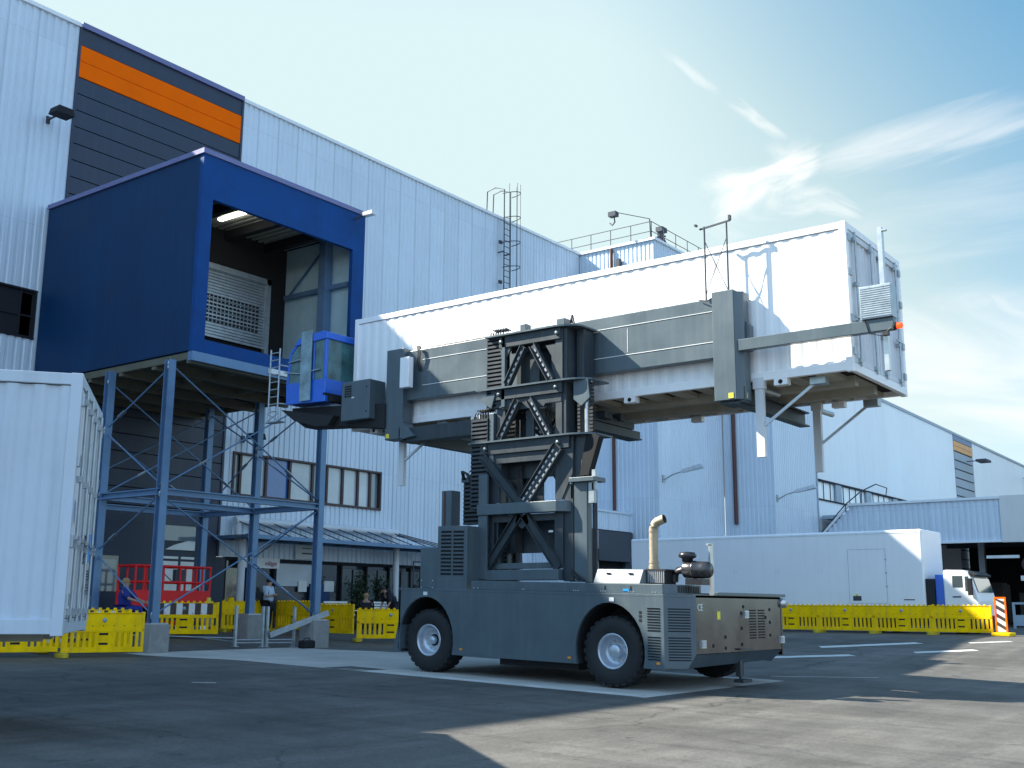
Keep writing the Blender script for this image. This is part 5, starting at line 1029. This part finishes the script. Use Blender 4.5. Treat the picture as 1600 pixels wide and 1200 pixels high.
mb = MB(); mb.bar((xa+.2, 28.65, .7), (xb-.2, 28.65, 1.2), .06, .1); mb.bar((xb-.2, 28.65, .7), (xa+.2, 28.65, 1.2), .06, .1); mb.bar((xa+.2, 29.2, .7), (xb-.2, 29.2, 1.2), .06, .1); mb.bar((xb-.2, 29.2, .7), (xa+.2, 29.2, 1.2), .06, .1); mb.each('scissor_arm', m_grey, lf)
B(xa+.1, xb-.1, ya+.1, yb-.1, g2+.2, .72).build('base', m_red, lf); mb = MB()
for x in (xa+.4, xb-.4):
    for y in (ya+.05, yb-.2): mb.lathe([(0, 0), (.2, 0), (.2, .15), (0, .15)], (x, y, g2+.22), 'Y', 16)
mb.each('wheel', m_blk, lf)
# ------------------------------------------------------------------ galvanised railing frames near the apron
t = thing('steel_guard_frame', 'galvanised steel guard frame of posts and rails between the concrete bases', 'guard frame', (21.3, 25, 0)); mb = MB()
P = [(20.83, 25.1), (21.5, 24.75), (21.6, 24.68), (22.35, 24.4)]
for x, y in P: g = G(x, y); mb.box(x-.035, x+.035, y-.035, y+.035, g, g+1.12); mb.box(x-.08, x+.08, y-.08, y+.08, g, g+.015)
mb.build('post', m_galv, t); mb = MB()
for i in (0, 2):
    for z in (.12, .2): mb.tube([(*P[i], z+.05), (*P[i+1], z+.05)], .025, 6)
mb.tube([(20.83, 25.1, .2), (21.0, 28.5, .35)], .025, 6); mb.tube([(20.83, 25.1, .3), (19.4, 28.0, .35)], .025, 6); mb.build('rail', m_galv, t)
t = thing('steel_plank', 'long pale steel plank leaning diagonally across the guard frame', 'plank', (21.7, 24.6, .3)); mb = MB(); mb.bar((21.6, 24.55, .38), (23.1, 23.8, 1.0), .04, .16); mb.build('plank', m_galv, t)
t = thing('equipment_case', 'small black case lying beside the right concrete base', 'case', (22.4, 24.1, 0)); g = G(22.3, 24.0); MB().box(22.15, 22.6, 23.75, 24.0, g, g+.22).build('body', m_black, t, bevel=.04); MB().tube([(22.25, 23.88, g+.22), (22.3, 23.88, g+.28), (22.45, 23.88, g+.28), (22.5, 23.88, g+.22)], .015, 6).build('handle', m_black, t)
# ------------------------------------------------------------------ people
def person(label, loc, rz, H=1.76, sit=False, lean=0, top=m_shirt, legs=m_navy, hair=m_hair, arms='down', shorts=False):
    p = thing('person', label, 'person'); OFF[p.name] = Vector((0, 0, 0)); s = H/1.76
    hip = .95 if not sit else .50
    def tr(v):   # lean the torso forward about the hip (towards +x)
        v = Vector(v)
        if v.z > hip and lean: d = v-Vector((0, 0, hip)); a = lean; d = Vector((d.x*math.cos(a)+d.z*math.sin(a), d.y, -d.x*math.sin(a)+d.z*math.cos(a))); v = Vector((0, 0, hip))+d
        return v*s
    dz = hip-.95
    J = {'pel': (0, 0, .95+dz), 'wa': (0, 0, 1.1+dz), 'ch': (.01, 0, 1.32+dz), 'nk': (0, 0, 1.50+dz), 'hd': (.02, 0, 1.60+dz), 'ht': (.02, 0, 1.70+dz)}
    E_ = [('pel', 'wa'), ('wa', 'ch'), ('ch', 'nk'), ('nk', 'hd'), ('hd', 'ht')]; R = {'pel': .15, 'wa': .135, 'ch': .155, 'nk': .058, 'hd': .092, 'ht': .075}
    for sd, n in ((1, 'l'), (-1, 'r')):
        J['sh'+n] = (0, sd*.19, 1.43+dz); R['sh'+n] = .062
        if arms == 'down': J['el'+n] = (-.02, sd*.25, 1.15+dz); J['wr'+n] = (.08, sd*.24, .92+dz); J['ha'+n] = (.12, sd*.23, .84+dz)
        elif arms == 'fold': J['el'+n] = (.04, sd*.24, 1.16+dz); J['wr'+n] = (.24, sd*.04, 1.20+dz); J['ha'+n] = (.25, -sd*.04, 1.22+dz)
        else: J['el'+n] = (.22, sd*.24, 1.2+dz); J['wr'+n] = (.46, sd*.17, 1.12+dz); J['ha'+n] = (.54, sd*.15, 1.1+dz)
        R['el'+n] = .045; R['wr'+n] = .032; R['ha'+n] = .036; E_ += [('ch', 'sh'+n), ('sh'+n, 'el'+n), ('el'+n, 'wr'+n), ('wr'+n, 'ha'+n)]
        J['hi'+n] = (0, sd*.09, .90+dz); R['hi'+n] = .095
        if sit: J['kn'+n] = (.42, sd*.11, .50); J['an'+n] = (.42, sd*.11, .10); J['to'+n] = (.55, sd*.12, .05)
        else: J['kn'+n] = (.02, sd*.11, .50); J['an'+n] = (-.01, sd*.11, .09); J['to'+n] = (.14, sd*.13, .04)
        R['kn'+n] = .062; R['an'+n] = .042; R['to'+n] = .04; E_ += [('pel', 'hi'+n), ('hi'+n, 'kn'+n), ('kn'+n, 'an'+n), ('an'+n, 'to'+n)]
    def skin(name, keys, mat, k=1., par=None, extra=0.):
        idx = {q: i for i, q in enumerate(keys)}; me = bpy.data.meshes.new(name)
        me.from_pydata([tr(J[q]) for q in keys], [(idx[a], idx[b]) for a, b in E_ if a in idx and b in idx], [])
        me.materials.append(mat); o = bpy.data.objects.new(name, me); COL.objects.link(o); o.parent = par
        m = o.modifiers.new('skin', 'SKIN'); m.use_smooth_shade = True
        bm = bmesh.new(); bm.from_mesh(me); lay = bm.verts.layers.skin.verify(); bm.verts.ensure_lookup_table()
        for q in keys:
            r = (R[q]*k+extra)*s; bm.verts[idx[q]][lay].radius = (r, r*(1.15 if q in ('ch', 'wa', 'pel') else 1)); bm.verts[idx[q]][lay].use_root = (q == keys[0])
        bm.to_mesh(me); bm.free(); sb = o.modifiers.new('sub', 'SUBSURF'); sb.levels = 1; sb.render_levels = 2; return o
    allk = list(J); bdy = skin('body', allk, m_skin, .93, p)
    skin('top', [q for q in allk if q in ('pel', 'wa', 'ch') or q[:2] in ('sh', 'el')], top, 1.06, p, .024)
    skin('trousers', ['pel'] + [q for q in allk if q[:2] in ('hi', 'kn', 'an')], legs, 1.04, p, .018)
    hc = tr((.0, 0, 1.665+dz)); m = MB(); m.lathe([(.088, -.055), (.104, -.01), (.10, .03), (.075, .07), (.04, .088), (0, .092)], hc, 'Z', 16); m.build('hair', hair, p)
    # face, fingers
    f = MB(); n = tr((.115, 0, 1.595+dz)); f.lathe([(0, -.02), (.016, -.01), (.012, .02), (0, .03)], n, 'Z', 8)
    for sd in (1, -1): f.lathe([(0, -.02), (.015, 0), (0, .02)], tr((.02, sd*.098, 1.60+dz)), 'Z', 8)
    f.build('nose_and_ears', m_skin, p); e = MB()
    for sd in (1, -1): e.lathe([(0, -.008), (.008, 0), (0, .008)], tr((.108, sd*.035, 1.625+dz)), 'Z', 8)
    e.box(*(lambda q: (q.x-.003, q.x+.004, q.y-.022, q.y+.022, q.z-.004, q.z+.004))(tr((.108, 0, 1.555+dz)))); e.build('eyes_and_mouth', m_hair, p)
    fg = MB()
    for n_ in 'lr':
        hp = tr(J['ha'+n_]); wd = (hp-tr(J['wr'+n_])).normalized(); sd = Vector((0, 1, 0)).cross(wd).normalized()
        for k in range(4): o = sd*(-.027+.018*k); ln = (.055, .07, .066, .05)[k]; fg.tube([hp+o, hp+o+wd*ln*.6, hp+o+wd*ln+Vector((0, 0, -.012))], .009, 6)
        fg.tube([hp-sd*.03, hp-sd*.055+wd*.03], .010, 6)
    fg.build('fingers', m_skin, p); p.location = loc; p.rotation_euler = (0, 0, rz); return p
person('man in a pale blue shirt standing with arms folded before the entrance', (25.9, 29.6, .31), rad(-70), 1.80, arms='fold', legs=m_navy)
person('man in bright blue workwear sitting beside the red lift', (18.05, 26.3, .62), rad(-60), 1.72, sit=True, top=m_workb, legs=m_workb, arms='fwd', hair=m_blond)
person('man in dark clothes bending forward over the table behind the rear wheel', (30.55, 28.1, .28), rad(-195), 1.85, lean=.75, top=m_navy, legs=m_navy, arms='fwd')
person('fair haired person in black seated behind the barrier, left of the bending man', (30.0, 29.0, .40), rad(30), 1.7, sit=True, top=m_navy, legs=m_navy, hair=m_blond, arms='fwd')
person('person in grey whose head just shows above the rear fender of the machine', (32.7, 29.0, .3), rad(200), 1.72, lean=.05, top=m_grey, legs=m_navy, arms='fwd')
# chairs and tables of the cafe
def table(x, y, lab):
    t = thing('table', lab, 'table', (x, y, .3), 'tables outside the office'); g = G(x, y); MB().box(x-.6, x+.6, y-.4, y+.4, g+.71, g+.75).build('tabletop', m_signw, t, bevel=.01); 
    for a in (-.5, .5):
        for b in (-.3, .3): MB().tube([(x+a, y+b, g), (x+a, y+b, g+.71)], .02, 6).build('leg', m_galv, t)
table(30.6, 28.0, 'white table the dark clothed man leans over'); table(28.9, 28.9, 'white table left of the fair haired person')
def bench(x, y, lab, rz=0):
    t = thing('bench', lab, 'bench', (0, 0, 0), 'white benches outside the office'); OFF[t.name] = Vector((0, 0, 0)); m = MB(); m.box(-.6, .6, -.2, .2, .42, .46); m.build('seat', m_signw, t)
    m = MB()
    for k in range(4): m.box(-.6, .6, .18+.02*k, .20+.02*k, .55+k*.1, .62+k*.1)
    m.build('backrest', m_signw, t)
    for a in (-.5, .5): B(a-.03, a+.03, -.2, .2, 0, .42).build('leg', m_galv, t)
    t.location = (x, y, G(x, y)+.12); t.rotation_euler = (0, 0, rz)
bench(29.7, 30.0, 'white slatted bench against the glass, left of the potted shrub'); bench(31.9, 30.0, 'white slatted bench against the glass, right of the potted shrub')
# potted shrubs
def shrub(x, y, h, r, n, lab, seed):
    random.seed(seed); g = G(x, y); t = thing('potted_shrub', lab, 'shrub', (x, y, g), 'potted shrubs before the office windows')
    MB().lathe([(0, 0), (.2, 0), (.27, .45), (.24, .45), (.23, .40), (0, .40)], (x, y, g), 'Z', 16).build('pot', m_pot, t)
    st = MB(); lf_ = MB()
    for i in range(9):
        a = random.random()*6.28; rr = r*(.3+.7*random.random()); top = Vector((x+rr*math.cos(a), y+rr*math.sin(a), g+h*(.6+.4*random.random()))); b0 = Vector((x, y, g+.4)); md = (top+b0)/2+Vector((random.uniform(-.1, .1), random.uniform(-.1, .1), .1))
        st.tube([b0, md, top], .012, 5, rs=[.018, .012, .006])
        for k in range(n):
            u = random.random()**.6; c = (b0*(1-u)+top*u)+Vector((random.gauss(0, .09), random.gauss(0, .09), random.gauss(0, .07))); d = Vector((random.gauss(0, 1), random.gauss(0, 1), random.gauss(0, .6))).normalized(); e = d.cross(Vector((random.random(), random.random(), 1))).normalized(); L = random.uniform(.08, .16)
            lf_.add([c, c+d*L*.5+e*L*.28, c+d*L, c+d*L*.5-e*L*.28], [(0, 1, 2, 3)])
    st.build('stem', M('bark', (.07, .05, .035), .8), t); lf_.build('foliage', m_leaf, t, fix=False)
shrub(30.95, 30.4, 2.25, .5, 80, 'leafy potted shrub standing tallest before the office glass', 1); shrub(32.5, 30.5, 2.2, .42, 75, 'potted shrub behind the bending man beside the canopy post', 2); shrub(34.6, 30.5, 2.2, .6, 80, 'potted shrub just left of the machine, farthest from the entrance', 3)
# scaffold-like rail by the machine rear (visible right of the canopy post)
t = thing('bicycle_shelter_frame', 'thin dark steel frame rack right of the white canopy post', 'frame', (34.6, 30.2, .3)); mb = MB()
for x in (33.9, 35.2, 36.3): mb.tube([(x, 30.2, .3), (x, 30.2, 2.95)], .03, 6)
mb.tube([(33.9, 30.2, 2.95), (36.6, 30.2, 2.95)], .03, 6); mb.tube([(35.2, 30.2, 2.95), (35.25, 30.2, 3.25), (36.6, 30.2, 3.25)], .025, 6); mb.build('frame', m_grey, t)
t = thing('yellow_bollard', 'yellow bollard standing behind the rear column at the entrance', 'bollard', (25.2, 30.9, .3)); MB().tube([(25.2, 30.7, .3), (25.2, 30.7, 1.45)], .11, 12).build('post', m_yellow, t); MB().tube([(25.2, 30.7, 1.45), (25.2, 30.7, 1.47)], .09, 12).build('cap', m_black, t)
